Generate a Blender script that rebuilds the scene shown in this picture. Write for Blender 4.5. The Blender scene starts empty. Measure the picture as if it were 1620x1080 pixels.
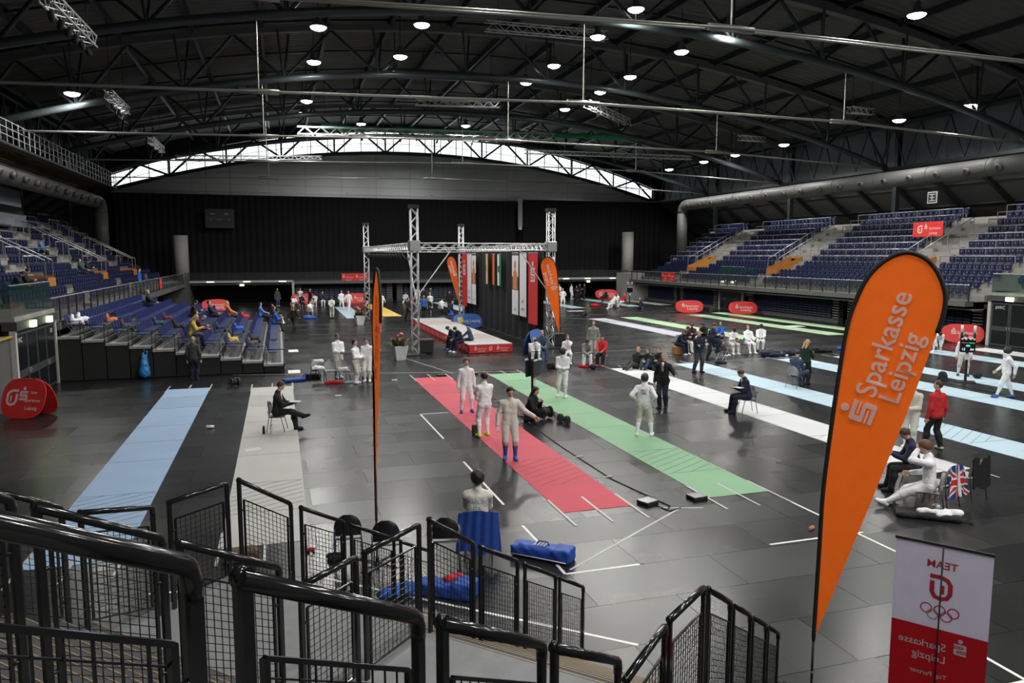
import bpy, bmesh, math, random
import numpy as np
from mathutils import Vector, Matrix, Euler
from mathutils.bvhtree import BVHTree
SC = bpy.context.scene
COL = SC.collection
random.seed(7)
R = math.radians
# ------------------------------------------------------------------ camera
cam_data = bpy.data.cameras.new('camera')
cam_data.sensor_fit = 'HORIZONTAL'; cam_data.sensor_width = 36.0; cam_data.lens = 26.4
cam_data.clip_start = 0.05; cam_data.clip_end = 400
cam = bpy.data.objects.new('camera', cam_data); COL.objects.link(cam)
cam.location = (0, 0, 5.0); cam.rotation_euler = (R(90 - 6.52), 0, R(-17.2))
SC.camera = cam
# ------------------------------------------------------------------ world, exposure
world = bpy.data.worlds.new('world'); SC.world = world; world.use_nodes = True
bgn = world.node_tree.nodes['Background']; bgn.inputs[0].default_value = (0.90, 0.97, 1.0, 1); bgn.inputs[1].default_value = 1.7
vs = SC.view_settings
vs.view_transform = 'Standard'; vs.look = 'None'; vs.gamma = 1.0; vs.use_curve_mapping = False
vs.exposure = 0.1
LAMP_W = 510.0            # watts of each high-bay lamp
# ------------------------------------------------------------------ materials
MATS = {}
def mat(name, col=(.5, .5, .5), rough=.6, metal=0.0, var=0.08, scale=6.0, bump=0.0, bscale=60.0, emit=None, estr=0.0, alpha=1.0, trans=0.0, coat=0.0, spec=None, sheen=0.0):
    if name in MATS: return MATS[name]
    m = bpy.data.materials.new(name); m.use_nodes = True
    nt = m.node_tree; N = nt.nodes; L = nt.links; b = N['Principled BSDF']
    b.inputs['Roughness'].default_value = rough; b.inputs['Metallic'].default_value = metal
    if spec is not None: b.inputs['Specular IOR Level'].default_value = spec
    tc = N.new('ShaderNodeTexCoord')
    if var > 0:
        no = N.new('ShaderNodeTexNoise'); no.inputs['Scale'].default_value = scale; no.inputs['Detail'].default_value = 3
        L.new(tc.outputs['Object'], no.inputs['Vector'])
        rp = N.new('ShaderNodeValToRGB')
        rp.color_ramp.elements[0].position = .3; rp.color_ramp.elements[1].position = .7
        rp.color_ramp.elements[0].color = (*[max(0, c * (1 - var)) for c in col], 1)
        rp.color_ramp.elements[1].color = (*[min(1, c * (1 + var)) for c in col], 1)
        L.new(no.outputs['Fac'], rp.inputs['Fac']); L.new(rp.outputs['Color'], b.inputs['Base Color'])
    else:
        b.inputs['Base Color'].default_value = (*col, 1)
    if bump > 0:
        n2 = N.new('ShaderNodeTexNoise'); n2.inputs['Scale'].default_value = bscale; n2.inputs['Detail'].default_value = 4 if bscale > 15 else 1.2; n2.inputs['Distortion'].default_value = 0 if bscale > 15 else .8
        L.new(tc.outputs['Object'], n2.inputs['Vector'])
        bp = N.new('ShaderNodeBump'); bp.inputs['Strength'].default_value = bump; bp.inputs['Distance'].default_value = .02
        L.new(n2.outputs['Fac'], bp.inputs['Height']); L.new(bp.outputs['Normal'], b.inputs['Normal'])
    if emit: b.inputs['Emission Color'].default_value = (*emit, 1); b.inputs['Emission Strength'].default_value = estr
    if alpha < 1: b.inputs['Alpha'].default_value = alpha
    if trans > 0: b.inputs['Transmission Weight'].default_value = trans
    if sheen > 0: b.inputs['Sheen Weight'].default_value = sheen
    MATS[name] = m
    return m
def thin_cloth(name, col, fac=.45, rough=.6, bump=.1):      # cloth that lets light through
    m = mat(name, col, rough, bump=bump, bscale=9); nt = m.node_tree; N = nt.nodes; L = nt.links; b = N['Principled BSDF']; o = N['Material Output']
    tr = N.new('ShaderNodeBsdfTranslucent'); tr.inputs['Color'].default_value = (*[min(1, c * 1.25) for c in col], 1); mx = N.new('ShaderNodeMixShader'); mx.inputs[0].default_value = fac
    L.new(b.outputs[0], mx.inputs[1]); L.new(tr.outputs[0], mx.inputs[2]); L.new(mx.outputs[0], o.inputs['Surface']); return m
def cloth(name, col, rough=.85): return mat('cloth_' + name, col, rough, var=.05, scale=9, bump=.75, bscale=11)
# ------------------------------------------------------------------ mesh builder
class MB:
    def __init__(s): s.v = []; s.f = []; s.m = []; s.sm = []
    def add(s, vs_, fs_, mi=0, smooth=False):
        o = len(s.v); s.v += [tuple(map(float, p)) for p in vs_]
        s.f += [tuple(i + o for i in f) for f in fs_]; s.m += [mi] * len(fs_); s.sm += [smooth] * len(fs_)
        return s
    def box(s, x0, x1, y0, y1, z0, z1, mi=0, M=None):
        P = [Vector((x, y, z)) for z in (z0, z1) for x, y in ((x0, y0), (x1, y0), (x1, y1), (x0, y1))]
        if M is not None: P = [M @ p for p in P]
        return s.add(P, [(3, 2, 1, 0), (4, 5, 6, 7), (0, 1, 5, 4), (1, 2, 6, 5), (2, 3, 7, 6), (3, 0, 4, 7)], mi)
    def bevbox(s, x0, x1, y0, y1, z0, z1, b=.02, mi=0, M=None):
        v = []
        for z, i in ((z0, b), (z0 + b, 0), (z1 - b, 0), (z1, b)):
            for x, y in ((x0 + i, y0 + i + b), (x0 + i + b, y0 + i), (x1 - i - b, y0 + i), (x1 - i, y0 + i + b), (x1 - i, y1 - i - b), (x1 - i - b, y1 - i), (x0 + i + b, y1 - i), (x0 + i, y1 - i - b)):
                v.append(Vector((x, y, z)))
        if M is not None: v = [M @ p for p in v]
        f = [tuple(range(7, -1, -1)), tuple(range(24, 32))]
        for k in range(3):
            for i in range(8): j = (i + 1) % 8; f.append((k * 8 + i, k * 8 + j, k * 8 + 8 + j, k * 8 + 8 + i))
        return s.add(v, f, mi)
    def tube(s, p, q, r, n=8, r2=None, mi=0, cap=True, smooth=True):
        p = Vector(p); q = Vector(q); d = q - p
        if d.length < 1e-6: return s
        d.normalize(); a = Vector((0, 0, 1)) if abs(d.z) < .9 else Vector((1, 0, 0))
        u = d.cross(a).normalized(); w = d.cross(u); r2 = r if r2 is None else r2
        v = []
        for c, rr in ((p, r), (q, r2)):
            for i in range(n):
                t = 2 * math.pi * i / n + math.pi / n; v.append(c + u * (rr * math.cos(t)) + w * (rr * math.sin(t)))
        f = [(i, i + n, (i + 1) % n + n, (i + 1) % n) for i in range(n)]
        o = len(s.v); s.add(v, f, mi, smooth and n > 4)
        if cap: s.f += [tuple(o + i for i in range(n)), tuple(o + n + i for i in range(n - 1, -1, -1))]; s.m += [mi, mi]; s.sm += [False, False]
        return s
    def path(s, pts, r, n=8, mi=0, cap=True):
        P = [Vector(p) for p in pts]; K = len(P); v = []; u = None
        for i in range(K):
            d = (P[min(i + 1, K - 1)] - P[max(i - 1, 0)]).normalized()
            if u is None:
                a = Vector((0, 0, 1)) if abs(d.z) < .9 else Vector((1, 0, 0)); u = d.cross(a).normalized()
            else: u = (u - d * u.dot(d)).normalized()
            w = d.cross(u); rr = r[i] if isinstance(r, (list, tuple)) else r
            for k in range(n): t = 2 * math.pi * (k + .5) / n; v.append(P[i] + u * (rr * math.cos(t)) + w * (rr * math.sin(t)))
        f = [(i * n + k, (i + 1) * n + k, (i + 1) * n + (k + 1) % n, i * n + (k + 1) % n) for i in range(K - 1) for k in range(n)]
        o = len(s.v); s.add(v, f, mi, n > 4)
        if cap: s.f += [tuple(o + i for i in range(n)), tuple(o + (K - 1) * n + i for i in range(n - 1, -1, -1))]; s.m += [mi, mi]; s.sm += [False, False]
        return s
    def lathe(s, prof, n=16, c=(0, 0, 0), mi=0, smooth=True):
        v = []; K = len(prof)
        for r, z in prof:
            for i in range(n): t = 2 * math.pi * i / n; v.append((c[0] + r * math.cos(t), c[1] + r * math.sin(t), c[2] + z))
        f = [(k * n + i, k * n + (i + 1) % n, (k + 1) * n + (i + 1) % n, (k + 1) * n + i) for k in range(K - 1) for i in range(n)]
        o = len(s.v); s.add(v, f, mi, smooth)
        if prof[0][0] > 1e-4: s.f.append(tuple(o + i for i in range(n - 1, -1, -1))); s.m.append(mi); s.sm.append(False)
        if prof[-1][0] > 1e-4: s.f.append(tuple(o + (K - 1) * n + i for i in range(n))); s.m.append(mi); s.sm.append(False)
        return s
    def prism(s, poly, d0, d1, ax='y', mi=0, M=None):
        # poly: list of (u, v); extruded along ax between d0 and d1
        def P(u, v, d): return Vector((u, d, v)) if ax == 'y' else (Vector((d, u, v)) if ax == 'x' else Vector((u, v, d)))
        n = len(poly); v = [P(u, w, d0) for u, w in poly] + [P(u, w, d1) for u, w in poly]
        if M is not None: v = [M @ p for p in v]
        f = [tuple(range(n)), tuple(range(2 * n - 1, n - 1, -1))] + [(i, i + n, (i + 1) % n + n, (i + 1) % n) for i in range(n)]
        return s.add(v, f, mi)
    def grid(s, fn, nu, nv, mi=0, smooth=True, two=0.0):
        v = [fn(i / nu, j / nv) for j in range(nv + 1) for i in range(nu + 1)]
        f = [(j * (nu + 1) + i, j * (nu + 1) + i + 1, (j + 1) * (nu + 1) + i + 1, (j + 1) * (nu + 1) + i) for j in range(nv) for i in range(nu)]
        return s.add(v, f, mi, smooth)
    def mesh(s, name):
        me = bpy.data.meshes.new(name); me.from_pydata(s.v, [], s.f)
        if len(set(s.m)) > 1: me.polygons.foreach_set('material_index', s.m)
        if any(s.sm): me.polygons.foreach_set('use_smooth', s.sm)
        me.update(); return me
def link(name, data, parent=None, mats=None, loc=None, rot=None, scl=None, kind=None):
    o = bpy.data.objects.new(name, data); COL.objects.link(o)
    if mats is not None and data is not None:
        ml = mats if isinstance(mats, (list, tuple)) else [mats]
        if len(data.materials) == 0:
            for m in ml: data.materials.append(m)
        else:
            for i, m in enumerate(ml):
                if i < len(o.material_slots) and data.materials[i] is not m:
                    o.material_slots[i].link = 'OBJECT'; o.material_slots[i].material = m
    if parent is not None: o.parent = parent
    if loc is not None: o.location = loc
    if rot is not None: o.rotation_euler = rot
    if scl is not None: o.scale = scl if isinstance(scl, (tuple, list, Vector)) else (scl,) * 3
    if kind: o['kind'] = kind
    return o
def part(name, mb, mats, parent, **k): return link(name, mb.mesh(name) if isinstance(mb, MB) else mb, parent, mats, **k)
def tag(o, label, cat, group=None):
    o['label'] = label; o['category'] = cat
    if group: o['group'] = group
    return o
def thing(name, label, cat, loc=(0, 0, 0), rz=0.0, group=None, scl=None):
    o = link(name, None, loc=loc, rot=(0, 0, rz), scl=scl); o.empty_display_size = .2
    return tag(o, label, cat, group)
def struct(name, mb, mats, parent=None): return part(name, mb, mats, parent, kind='structure')
def copy_tree(root, loc=None, rz=None, label=None, group=None, scl=None, parent=None):
    r = root.copy(); COL.objects.link(r)
    if parent is not None: r.parent = parent
    if loc is not None: r.location = loc
    if rz is not None: r.rotation_euler = (0, 0, rz)
    if scl is not None: r.scale = (scl,) * 3 if not isinstance(scl, tuple) else scl
    if label: r['label'] = label
    if group: r['group'] = group
    for c in root.children: copy_tree(c, parent=r)
    return r
def face_rz(x, y, fa):      # fa: 0 faces the camera's side of the hall, 180 faces away, 90 to the right of that
    return math.atan2(-y, -x) + R(fa) - math.pi / 2
_CYL = {}
def unit_cyl(n=8):
    if n not in _CYL: _CYL[n] = MB().tube((0, 0, 0), (0, 0, 1), 1, n).mesh('unit_bar%d' % n)
    return _CYL[n]
def bar(name, p, q, r, m, parent, n=8, key=''):       # a straight bar sharing one mesh per material
    k = (n, m.name)
    if k not in _CYL:
        me = MB().tube((0, 0, 0), (0, 0, 1), 1, n).mesh('bar_' + m.name); me.materials.append(m); _CYL[k] = me
    p = Vector(p); q = Vector(q); d = q - p
    o = bpy.data.objects.new(name, _CYL[k]); COL.objects.link(o); o.parent = parent
    o.location = p; o.rotation_mode = 'QUATERNION'; o.rotation_quaternion = d.to_track_quat('Z', 'Y'); o.scale = (r, r, d.length)
    return o
# ------------------------------------------------------------------ lettering
_TXT = {}
def text_geo(s, bold=0.0):
    if (s, bold) in _TXT: return _TXT[(s, bold)]
    cu = bpy.data.curves.new('t', 'FONT'); cu.body = s; cu.size = 1.0; cu.resolution_u = 3; cu.offset = bold
    o = bpy.data.objects.new('t', cu); COL.objects.link(o)
    dg = bpy.context.evaluated_depsgraph_get(); me = bpy.data.meshes.new_from_object(o.evaluated_get(dg))
    v = [tuple(p.co) for p in me.vertices]; f = [tuple(p.vertices) for p in me.polygons]
    bpy.data.objects.remove(o); bpy.data.curves.remove(cu); bpy.data.meshes.remove(me)
    x0 = min(p[0] for p in v); x1 = max(p[0] for p in v)
    v = [(p[0] - x0, p[1]) for p in v]
    _TXT[(s, bold)] = (v, f, x1 - x0); return _TXT[(s, bold)]
def put_text(mb, s, M, width=None, size=None, align='c', mi=0, bold=0.0, post=None, mirror=False):
    v, f, w = text_geo(s, bold); k = (width / w) if width else size
    ox = -w * k / 2 if align == 'c' else (0 if align == 'l' else -w * k)
    P = [M @ Vector(((-1 if mirror else 1) * (x * k + ox), 0, y * k)) for x, y in v]
    if post: P = [post(p) for p in P]
    if mirror: f = [t[::-1] for t in f]
    return mb.add(P, f, mi)
def bank_logo(mb, M, h, mi=0, post=None, mirror=False):     # blocky S with a dot on top, height h
    polys = [[(0, .62), (0, .92), (.1, 1), (.95, 1), (.95, .82), (.25, .82), (.25, .62)],
             [(0, .62), (.25, .62), (.25, .58), (.85, .58), (.95, .5), (.95, .42), (0, .42)],
             [(.70, .42), (.95, .42), (.95, .08), (.85, 0), (.7, 0)], [(0, 0), (.7, 0), (.7, .18), (0, .18)],
             [(0, .26), (.62, .26), (.62, .34), (0, .34)], [(.33, .66), (.95, .66), (.95, .74), (.33, .74)]]
    polys.append([(.47 + .19 * math.cos(t * math.pi / 6), 1.27 + .19 * math.sin(t * math.pi / 6)) for t in range(12)])
    sx = -1 if mirror else 1
    for p in polys:
        P = [M @ Vector((sx * (x - .47) * h / 1.46, 0, z * h / 1.46)) for x, z in p]
        if post: P = [post(q) for q in P]
        mb.add(P, [tuple(range(len(P)))], mi)
    return mb
def team_logo(mb, M, h, mi=0, mirror=False):      # rounded letter form in two pieces
    sx = -1 if mirror else 1
    def strip(pts, w):
        L = []; Rr = []
        for i, (x, z) in enumerate(pts):
            a = pts[max(0, i - 1)]; b = pts[min(len(pts) - 1, i + 1)]; dx, dz = b[0] - a[0], b[1] - a[1]; l = math.hypot(dx, dz)
            L.append((x - dz / l * w, z + dx / l * w)); Rr.append((x + dz / l * w, z - dx / l * w))
        v = [M @ Vector((sx * x * h, 0, z * h)) for x, z in L + Rr]; n = len(pts)
        mb.add(v, [(i, i + 1, n + i + 1, n + i) for i in range(n - 1)], mi)
    strip([(.38, .92), (.0, .92), (-.2, .84), (-.3, .68), (-.3, .32), (-.2, .14), (0, .08), (.2, .14), (.3, .32), (.3, .74)], .08)
    strip([(-.06, .62), (-.06, .28)], .05)
    return mb
def rings(mb, M, r, mi=0):
    for k, (x, z) in enumerate(((-2.2, 0), (0, 0), (2.2, 0), (-1.1, -1), (1.1, -1))):
        n = 20; v = []
        for rr in (r, r * .8):
            v += [M @ Vector((x * r + rr * math.cos(2 * math.pi * i / n), -.0006 * k, z * r + rr * math.sin(2 * math.pi * i / n))) for i in range(n)]
        mb.add(v, [(i, (i + 1) % n, n + (i + 1) % n, n + i) for i in range(n)], mi)
    return mb
def frame(origin, right, up=(0, 0, 1)):     # text frame: x = right, z = up, -y faces the reader
    r = Vector(right).normalized(); u = Vector(up).normalized(); n = u.cross(r)
    return Matrix(((r.x, n.x, u.x, origin[0]), (r.y, n.y, u.y, origin[1]), (r.z, n.z, u.z, origin[2]), (0, 0, 0, 1)))
# ------------------------------------------------------------------ shared materials
def floor_mat(name, col, rough):
    m = bpy.data.materials.new(name); m.use_nodes = True; nt = m.node_tree; N = nt.nodes; L = nt.links; b = N['Principled BSDF']
    b.inputs['Specular IOR Level'].default_value = .215
    g = N.new('ShaderNodeNewGeometry')
    n1 = N.new('ShaderNodeTexNoise'); n1.inputs['Scale'].default_value = .45; n1.inputs['Detail'].default_value = 2; L.new(g.outputs['Position'], n1.inputs['Vector'])
    n2 = N.new('ShaderNodeTexNoise'); n2.inputs['Scale'].default_value = 14; n2.inputs['Detail'].default_value = 5; L.new(g.outputs['Position'], n2.inputs['Vector'])
    r1 = N.new('ShaderNodeValToRGB'); r1.color_ramp.elements[0].position = .3; r1.color_ramp.elements[1].position = .75
    r1.color_ramp.elements[0].color = (*[c * .92 for c in col], 1); r1.color_ramp.elements[1].color = (*[c * 1.12 for c in col], 1)
    L.new(n1.outputs['Fac'], r1.inputs['Fac']); L.new(r1.outputs['Color'], b.inputs['Base Color'])
    r2 = N.new('ShaderNodeMapRange'); r2.inputs['From Min'].default_value = .3; r2.inputs['From Max'].default_value = .7
    r2.inputs['To Min'].default_value = rough * .9; r2.inputs['To Max'].default_value = rough * 1.12
    L.new(n1.outputs['Fac'], r2.inputs['Value']); L.new(r2.outputs['Result'], b.inputs['Roughness'])
    bp = N.new('ShaderNodeBump'); bp.inputs['Strength'].default_value = .015; bp.inputs['Distance'].default_value = .01
    L.new(n2.outputs['Fac'], bp.inputs['Height']); L.new(bp.outputs['Normal'], b.inputs['Normal'])
    return m
FLOORS = [floor_mat('floor_sheet_a', (.016, .0168, .0172), .27), floor_mat('floor_sheet_b', (.019, .0199, .0203), .29),
          floor_mat('floor_sheet_c', (.0135, .0142, .0146), .255), floor_mat('floor_sheet_d', (.022, .023, .0234), .31)]
M_joint = mat('floor_joint', (.012, .012, .012), .7)
M_steel = mat('dark_steel', (.028, .034, .038), .38, .35)
M_tube = mat('roof_tube_paint', (.055, .068, .072), .33, .25)
M_chord = mat('chord_paint', (.10, .10, .10), .5)
M_rod = mat('tie_rod', (.30, .30, .27), .35, .7)
M_alu = mat('aluminium', (.70, .71, .72), .38, .45)
M_silver = mat('galvanised', (.42, .43, .44), .38, .7)
M_duct = mat('duct_metal', (.07, .07, .068), .6, .1)
M_conc = mat('concrete', (.26, .25, .23), .85, bump=.2, bscale=15)
M_concd = mat('concrete_dark', (.075, .075, .075), .85)
M_wallgrey = mat('side_panel', (.16, .18, .21), .6)
M_black = mat('matte_black', (.012, .012, .013), .75)
M_blackg = mat('gloss_black', (.008, .009, .010), .22)
M_dark = mat('charcoal', (.035, .036, .038), .6)
M_seat = mat('seat_blue', (.010, .014, .060), .36, var=.12)
M_seatb = mat('bleacher_blue', (.016, .026, .115), .36, var=.12)
M_seatd = mat('seat_navy', (.012, .018, .055), .42)
M_orange = mat('vomitory_orange', (.42, .16, .02), .7)
M_white = mat('white_paint', (.75, .75, .75), .5)
M_tape = mat('white_tape', (.72, .72, .70), .5)
M_tapeg = mat('grey_tape', (.42, .42, .42), .5)
M_glass = mat('rail_glass', (.02, .06, .05), .06, alpha=.28)
M_pane = mat('daylight_pane', (.85, .9, .9), .2, alpha=.12, var=0)
M_exit = mat('exit_lamp', (.6, .75, .3), .4, emit=(.75, 1.0, .45), estr=5)
M_red = mat('print_red', (.62, .025, .022), .55)
M_orangef = thin_cloth('flag_orange', (.86, .135, .012), .55)
M_print = thin_cloth('print_white', (.78, .78, .78), .35, bump=0)
def deck_mat():
    m = bpy.data.materials.new('corrugated_deck'); m.use_nodes = True; N = m.node_tree.nodes; L = m.node_tree.links; b = N['Principled BSDF']
    b.inputs['Roughness'].default_value = .6; b.inputs['Base Color'].default_value = (.075, .072, .066, 1)
    g = N.new('ShaderNodeNewGeometry'); w = N.new('ShaderNodeTexWave'); w.bands_direction = 'Y'; w.inputs['Scale'].default_value = .55; w.inputs['Distortion'].default_value = 0
    L.new(g.outputs['Position'], w.inputs['Vector'])
    bp = N.new('ShaderNodeBump'); bp.inputs['Strength'].default_value = .9; bp.inputs['Distance'].default_value = .12
    L.new(w.outputs['Fac'], bp.inputs['Height']); L.new(bp.outputs['Normal'], b.inputs['Normal']); return m
M_deck = deck_mat()
CX = 15.5
def low(X): return 17.1 - 5.0 * ((X - CX) / 32.4) ** 2
def top(X): return 20.0 - 4.25 * ((X - CX) / 31.5) ** 2
CAMP = Vector((0, 0, 5)); CF = Vector((math.sin(R(17.2)) * math.cos(R(6.52)), math.cos(R(17.2)) * math.cos(R(6.52)), -math.sin(R(6.52))))
CR = Vector((math.cos(R(17.2)), -math.sin(R(17.2)), 0)); CU = CR.cross(CF)
def in_view(p, marg=.02):
    v = Vector(p) - CAMP; d = v.dot(CF)
    if d < .5: return False
    return abs(v.dot(CR) / d) < .682 + marg and abs(v.dot(CU) / d) < .4546 + marg
def scatter(name, mb, xf, mats, parent, label=None, kind='stuff'):
    V = np.array(mb.v); n = len(V); vs_ = []; fs_ = []; ms = []
    for k, (loc, rz, s) in enumerate(xf):
        c, sn = math.cos(rz), math.sin(rz)
        W = np.stack([V[:, 0] * c - V[:, 1] * sn, V[:, 0] * sn + V[:, 1] * c, V[:, 2]], 1) * s + np.array(loc)
        vs_.append(W); fs_ += [tuple(i + k * n for i in f) for f in mb.f]; ms += mb.m
    me = bpy.data.meshes.new(name); me.from_pydata(np.concatenate(vs_).tolist(), [], fs_)
    if len(set(ms)) > 1: me.polygons.foreach_set('material_index', ms)
    me.update()
    return link(name, me, parent, mats, kind=kind)
# ------------------------------------------------------------------ floor of staggered sheets
floor = struct('floor', MB().box(-24, 56, -14, 92, -.35, -.012), M_joint)
PX, PY = 2.5, 1.152
sheets = []
for j in range(-10, 70):
    y0 = 10.61 + j * PY - PY; off = 6.73 if j % 2 == 0 else 5.48
    if y0 > 83 or y0 < -1: continue
    for i in range(-8, 15):
        x0 = off + i * PX
        if x0 + PX < -9.2 or x0 > 40.2: continue
        sheets.append((x0, y0))
def sheet_key(s):
    c = (s[0] + PX / 2, s[1] + PY / 2, 0); v = Vector(c) - CAMP
    return v.length if in_view(c, .06) else 1000 + v.length
sheets.sort(key=sheet_key)
sheet_mesh = {}
for k in range(4):
    me = MB().box(.004, PX - .004, .004, PY - .004, -.012, 0).mesh('floor_sheet'); me.materials.append(FLOORS[k]); sheet_mesh[k] = me
rs = random.Random(3)
def tone(): return rs.choice((0, 0, 0, 1, 1, 2, 2, 3))
for x0, y0 in sheets[:300]: link('floor_sheet', sheet_mesh[tone()], floor, loc=(x0, y0, 0))
mb = MB()
for x0, y0 in sheets[300:]:
    mb.box(x0 + .004, x0 + PX - .004, y0 + .004, y0 + PY - .004, -.012, 0, tone())
part('floor_sheet_field', mb, FLOORS, floor, kind='stuff')
def tape(x0, y0, x1, y1, w=.05, m=None, z=.0):
    d = Vector((x1 - x0, y1 - y0, 0)); L_ = d.length; a = math.atan2(d.y, d.x)
    return link('tape_strip', MB().box(0, L_, -w / 2, w / 2, 0, .002).mesh('tape_strip'), floor, m or M_tape, loc=(x0, y0, z), rot=(0, 0, a))
for t in ((4.13, 23.24, 5.06, 23.24), (4.15, 23.24, 4.18, 19.85), (4.16, 17.45, 4.19, 14.1), (4.19, 12.86, 4.21, 11.5), (4.17, 10.62, 5.47, 10.62), (4.17, 10.62, 4.17, 11.0),
          (8.02, 10.71, 10.0, 10.71), (9.85, 13.2, 9.88, 9.0), (.4, 11.7, 4.28, 8.31), (-2.0, 11.8, .4, 11.5), (6.63, 23.3, 8.3, 23.3), (8.3, 8.0, 8.3, 6.2), (8.3, 6.2, 7.6, 6.2)): tape(*t)
for t in ((4.3, 10.75, 7.47, 12.85), (-2, 33.4, 10.0, 30.75), (.3, 56.6, 6.1, 56.0), (17.2, 30.9, 24.05, 31.2), (14.5, 35.9, 20.4, 36.3), (7.0, 31.0, 5.6, 37.3), (21, 58.2, 40, 61.5), (7.1, 13.0, 7.95, 12.75), (22, 57, 24.5, 53)): tape(*t, w=.04, m=M_tapeg)
for x, y, w, l in ((34.2, 44.5, 1.4, .9), (24.9, 63.0, 1.5, .7), (24.0, 43.0, .1, .1), (.25, 33.1, .5, .9), (.35, 40.5, .5, 1.0)):
    link('floor_cover', MB().box(0, w, 0, l, 0, .012).mesh('floor_cover'), floor, M_white, loc=(x, y, 0))
# ------------------------------------------------------------------ shell
struct('wall_back', MB().box(-24, 56, -14.3, -14, -.3, 21), M_concd)
struct('wall_left', MB().box(-24.3, -24, -14, 96, -.3, 21), M_concd)
struct('wall_right', MB().box(56, 56.3, -14, 96, -.3, 21), M_concd)
wend = struct('wall_end', MB().box(-24, 56, 91.9, 92.1, -.3, 11.8), M_black)
# roof deck in panels over purlins
ceil = struct('ceiling', MB().grid(lambda u, v: (-24 + 80 * u, -14 + 106.5 * v, top(max(-18.5, min(49.5, -24 + 80 * u))) + .95), 40, 1), M_black)
PURL = [CX + 4 * k for k in range(-8, 9)]
BAYS = [-14, 10.5, 24, 37.5, 51, 64.5, 78, 91.6]
pcache = {}
for a in range(len(PURL) - 1):
    xa, xb = PURL[a], PURL[a + 1]
    for b in range(1, len(BAYS) - 1):
        ya, yb = BAYS[b] + .25, BAYS[b + 1] - .25
        mb = MB(); za, zb = top(xa) + .5, top(xb) + .5
        mb.add([(xa + .12, ya, za), (xb - .12, ya, zb), (xb - .12, yb, zb), (xa + .12, yb, za), (xa + .12, ya, za + .12), (xb - .12, ya, zb + .12), (xb - .12, yb, zb + .12), (xa + .12, yb, za + .12)],
               [(0, 1, 2, 3), (7, 6, 5, 4), (0, 4, 5, 1), (1, 5, 6, 2), (2, 6, 7, 3), (3, 7, 4, 0)])
        part('roof_panel', mb, M_deck, ceil)
for x in PURL:
    z = top(x) + .28
    part('purlin', MB().box(x - .10, x + .10, -14, 91.5, z - .18, z + .24), M_steel, ceil)
for y in (17, 30.7, 44.2, 57.7, 71.2, 84.7):
    mb = MB(); pts = [(CX - 32 + 4 * k, y, top(CX - 32 + 4 * k) + .25) for k in range(17)]
    mb.path(pts, .09, 4); part('roof_rib', mb, M_steel, ceil)
# ------------------------------------------------------------------ roof trusses
TY = [24, 37.5, 51, 64.5, 78, 91.2]
NODES = [CX + 5.9 * (k - 5.5) for k in range(12)]
NODES = [x for x in NODES if -17 < x < 48]
TLAB = {24: 'nearest arched roof truss, of which mostly the twin tie rods show', 37.5: 'arched dark steel roof truss above the stage gate', 51: 'arched dark steel roof truss with lamps beyond the stage gate',
        64.5: 'arched dark steel roof truss just before the green net', 78: 'arched dark steel roof truss in front of the end window', 91.2: 'arched dark steel truss standing in the crescent end window'}
def arch(fn, x0, x1, y, n=40): return [(x0 + (x1 - x0) * i / n, y, fn(x0 + (x1 - x0) * i / n)) for i in range(n + 1)]
for y in TY:
    t = thing('roof_truss', TLAB[y], 'roof truss', (0, y, 0))
    endw = y > 90
    part('lower_chord', MB().path(arch(low, -17, 48, 0), .22 if not endw else .20, 10), M_tube if not endw else M_steel, t)
    tf = top if not endw else (lambda X: low(X) + 2.75 - .9 * ((X - CX) / 32) ** 2)
    mb = MB(); P = arch(tf, -18.3, 49.3, 0)
    for i in range(len(P) - 1):
        (xa, _, za), (xb, _, zb) = P[i], P[i + 1]; w = .24 if not endw else .12
        mb.add([(xa, -w, za - .2), (xb, -w, zb - .2), (xb, w, zb - .2), (xa, w, za - .2), (xa, -w, za + .2), (xb, -w, zb + .2), (xb, w, zb + .2), (xa, w, za + .2)],
               [(0, 1, 2, 3), (7, 6, 5, 4), (0, 4, 5, 1), (2, 6, 7, 3)])
    part('upper_chord', mb, M_chord if not endw else M_steel, t)
    rb = .085 if not endw else .11
    for x in NODES:
        zl = low(x)
        sp = .5 if not endw else 0
        for s in ((-1, 1) if not endw else (1,)):
            if sp: bar('brace', (x, 0, zl), (x + s * .35, s * sp, tf(x) - .1), rb * .85, M_steel, t, 6)
            else: bar('brace', (x, 0, zl), (x, 0, tf(x) - .1), rb, M_steel, t, 6)
        for s in (-1, 1):
            xm = x + s * 2.95
            if -18 < xm < 49: bar('brace', (x, 0, zl), (xm, 0, tf(xm) - .15), rb * 1.15, M_steel, t, 6)
    if not endw:
        tie = [(-16.9, low(-16.9)), (-.6, 12.5), (CX, 12.93), (32, 12.8), (47.9, low(47.9))]
        for a in range(4):
            for s in (-.13, .13): bar('tie_rod', (tie[a][0], s, tie[a][1]), (tie[a + 1][0], s, tie[a + 1][1]), .045, M_rod, t, 6)
        for x, z in tie[1:4]:
            bar('hanger_rod', (x, 0, z), (x, 0, low(x)), .035, M_rod, t, 6)
            part('rod_clamp', MB().tube((x - .9, 0, z), (x + .9, 0, z), .13, 8), M_rod, t)
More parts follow.
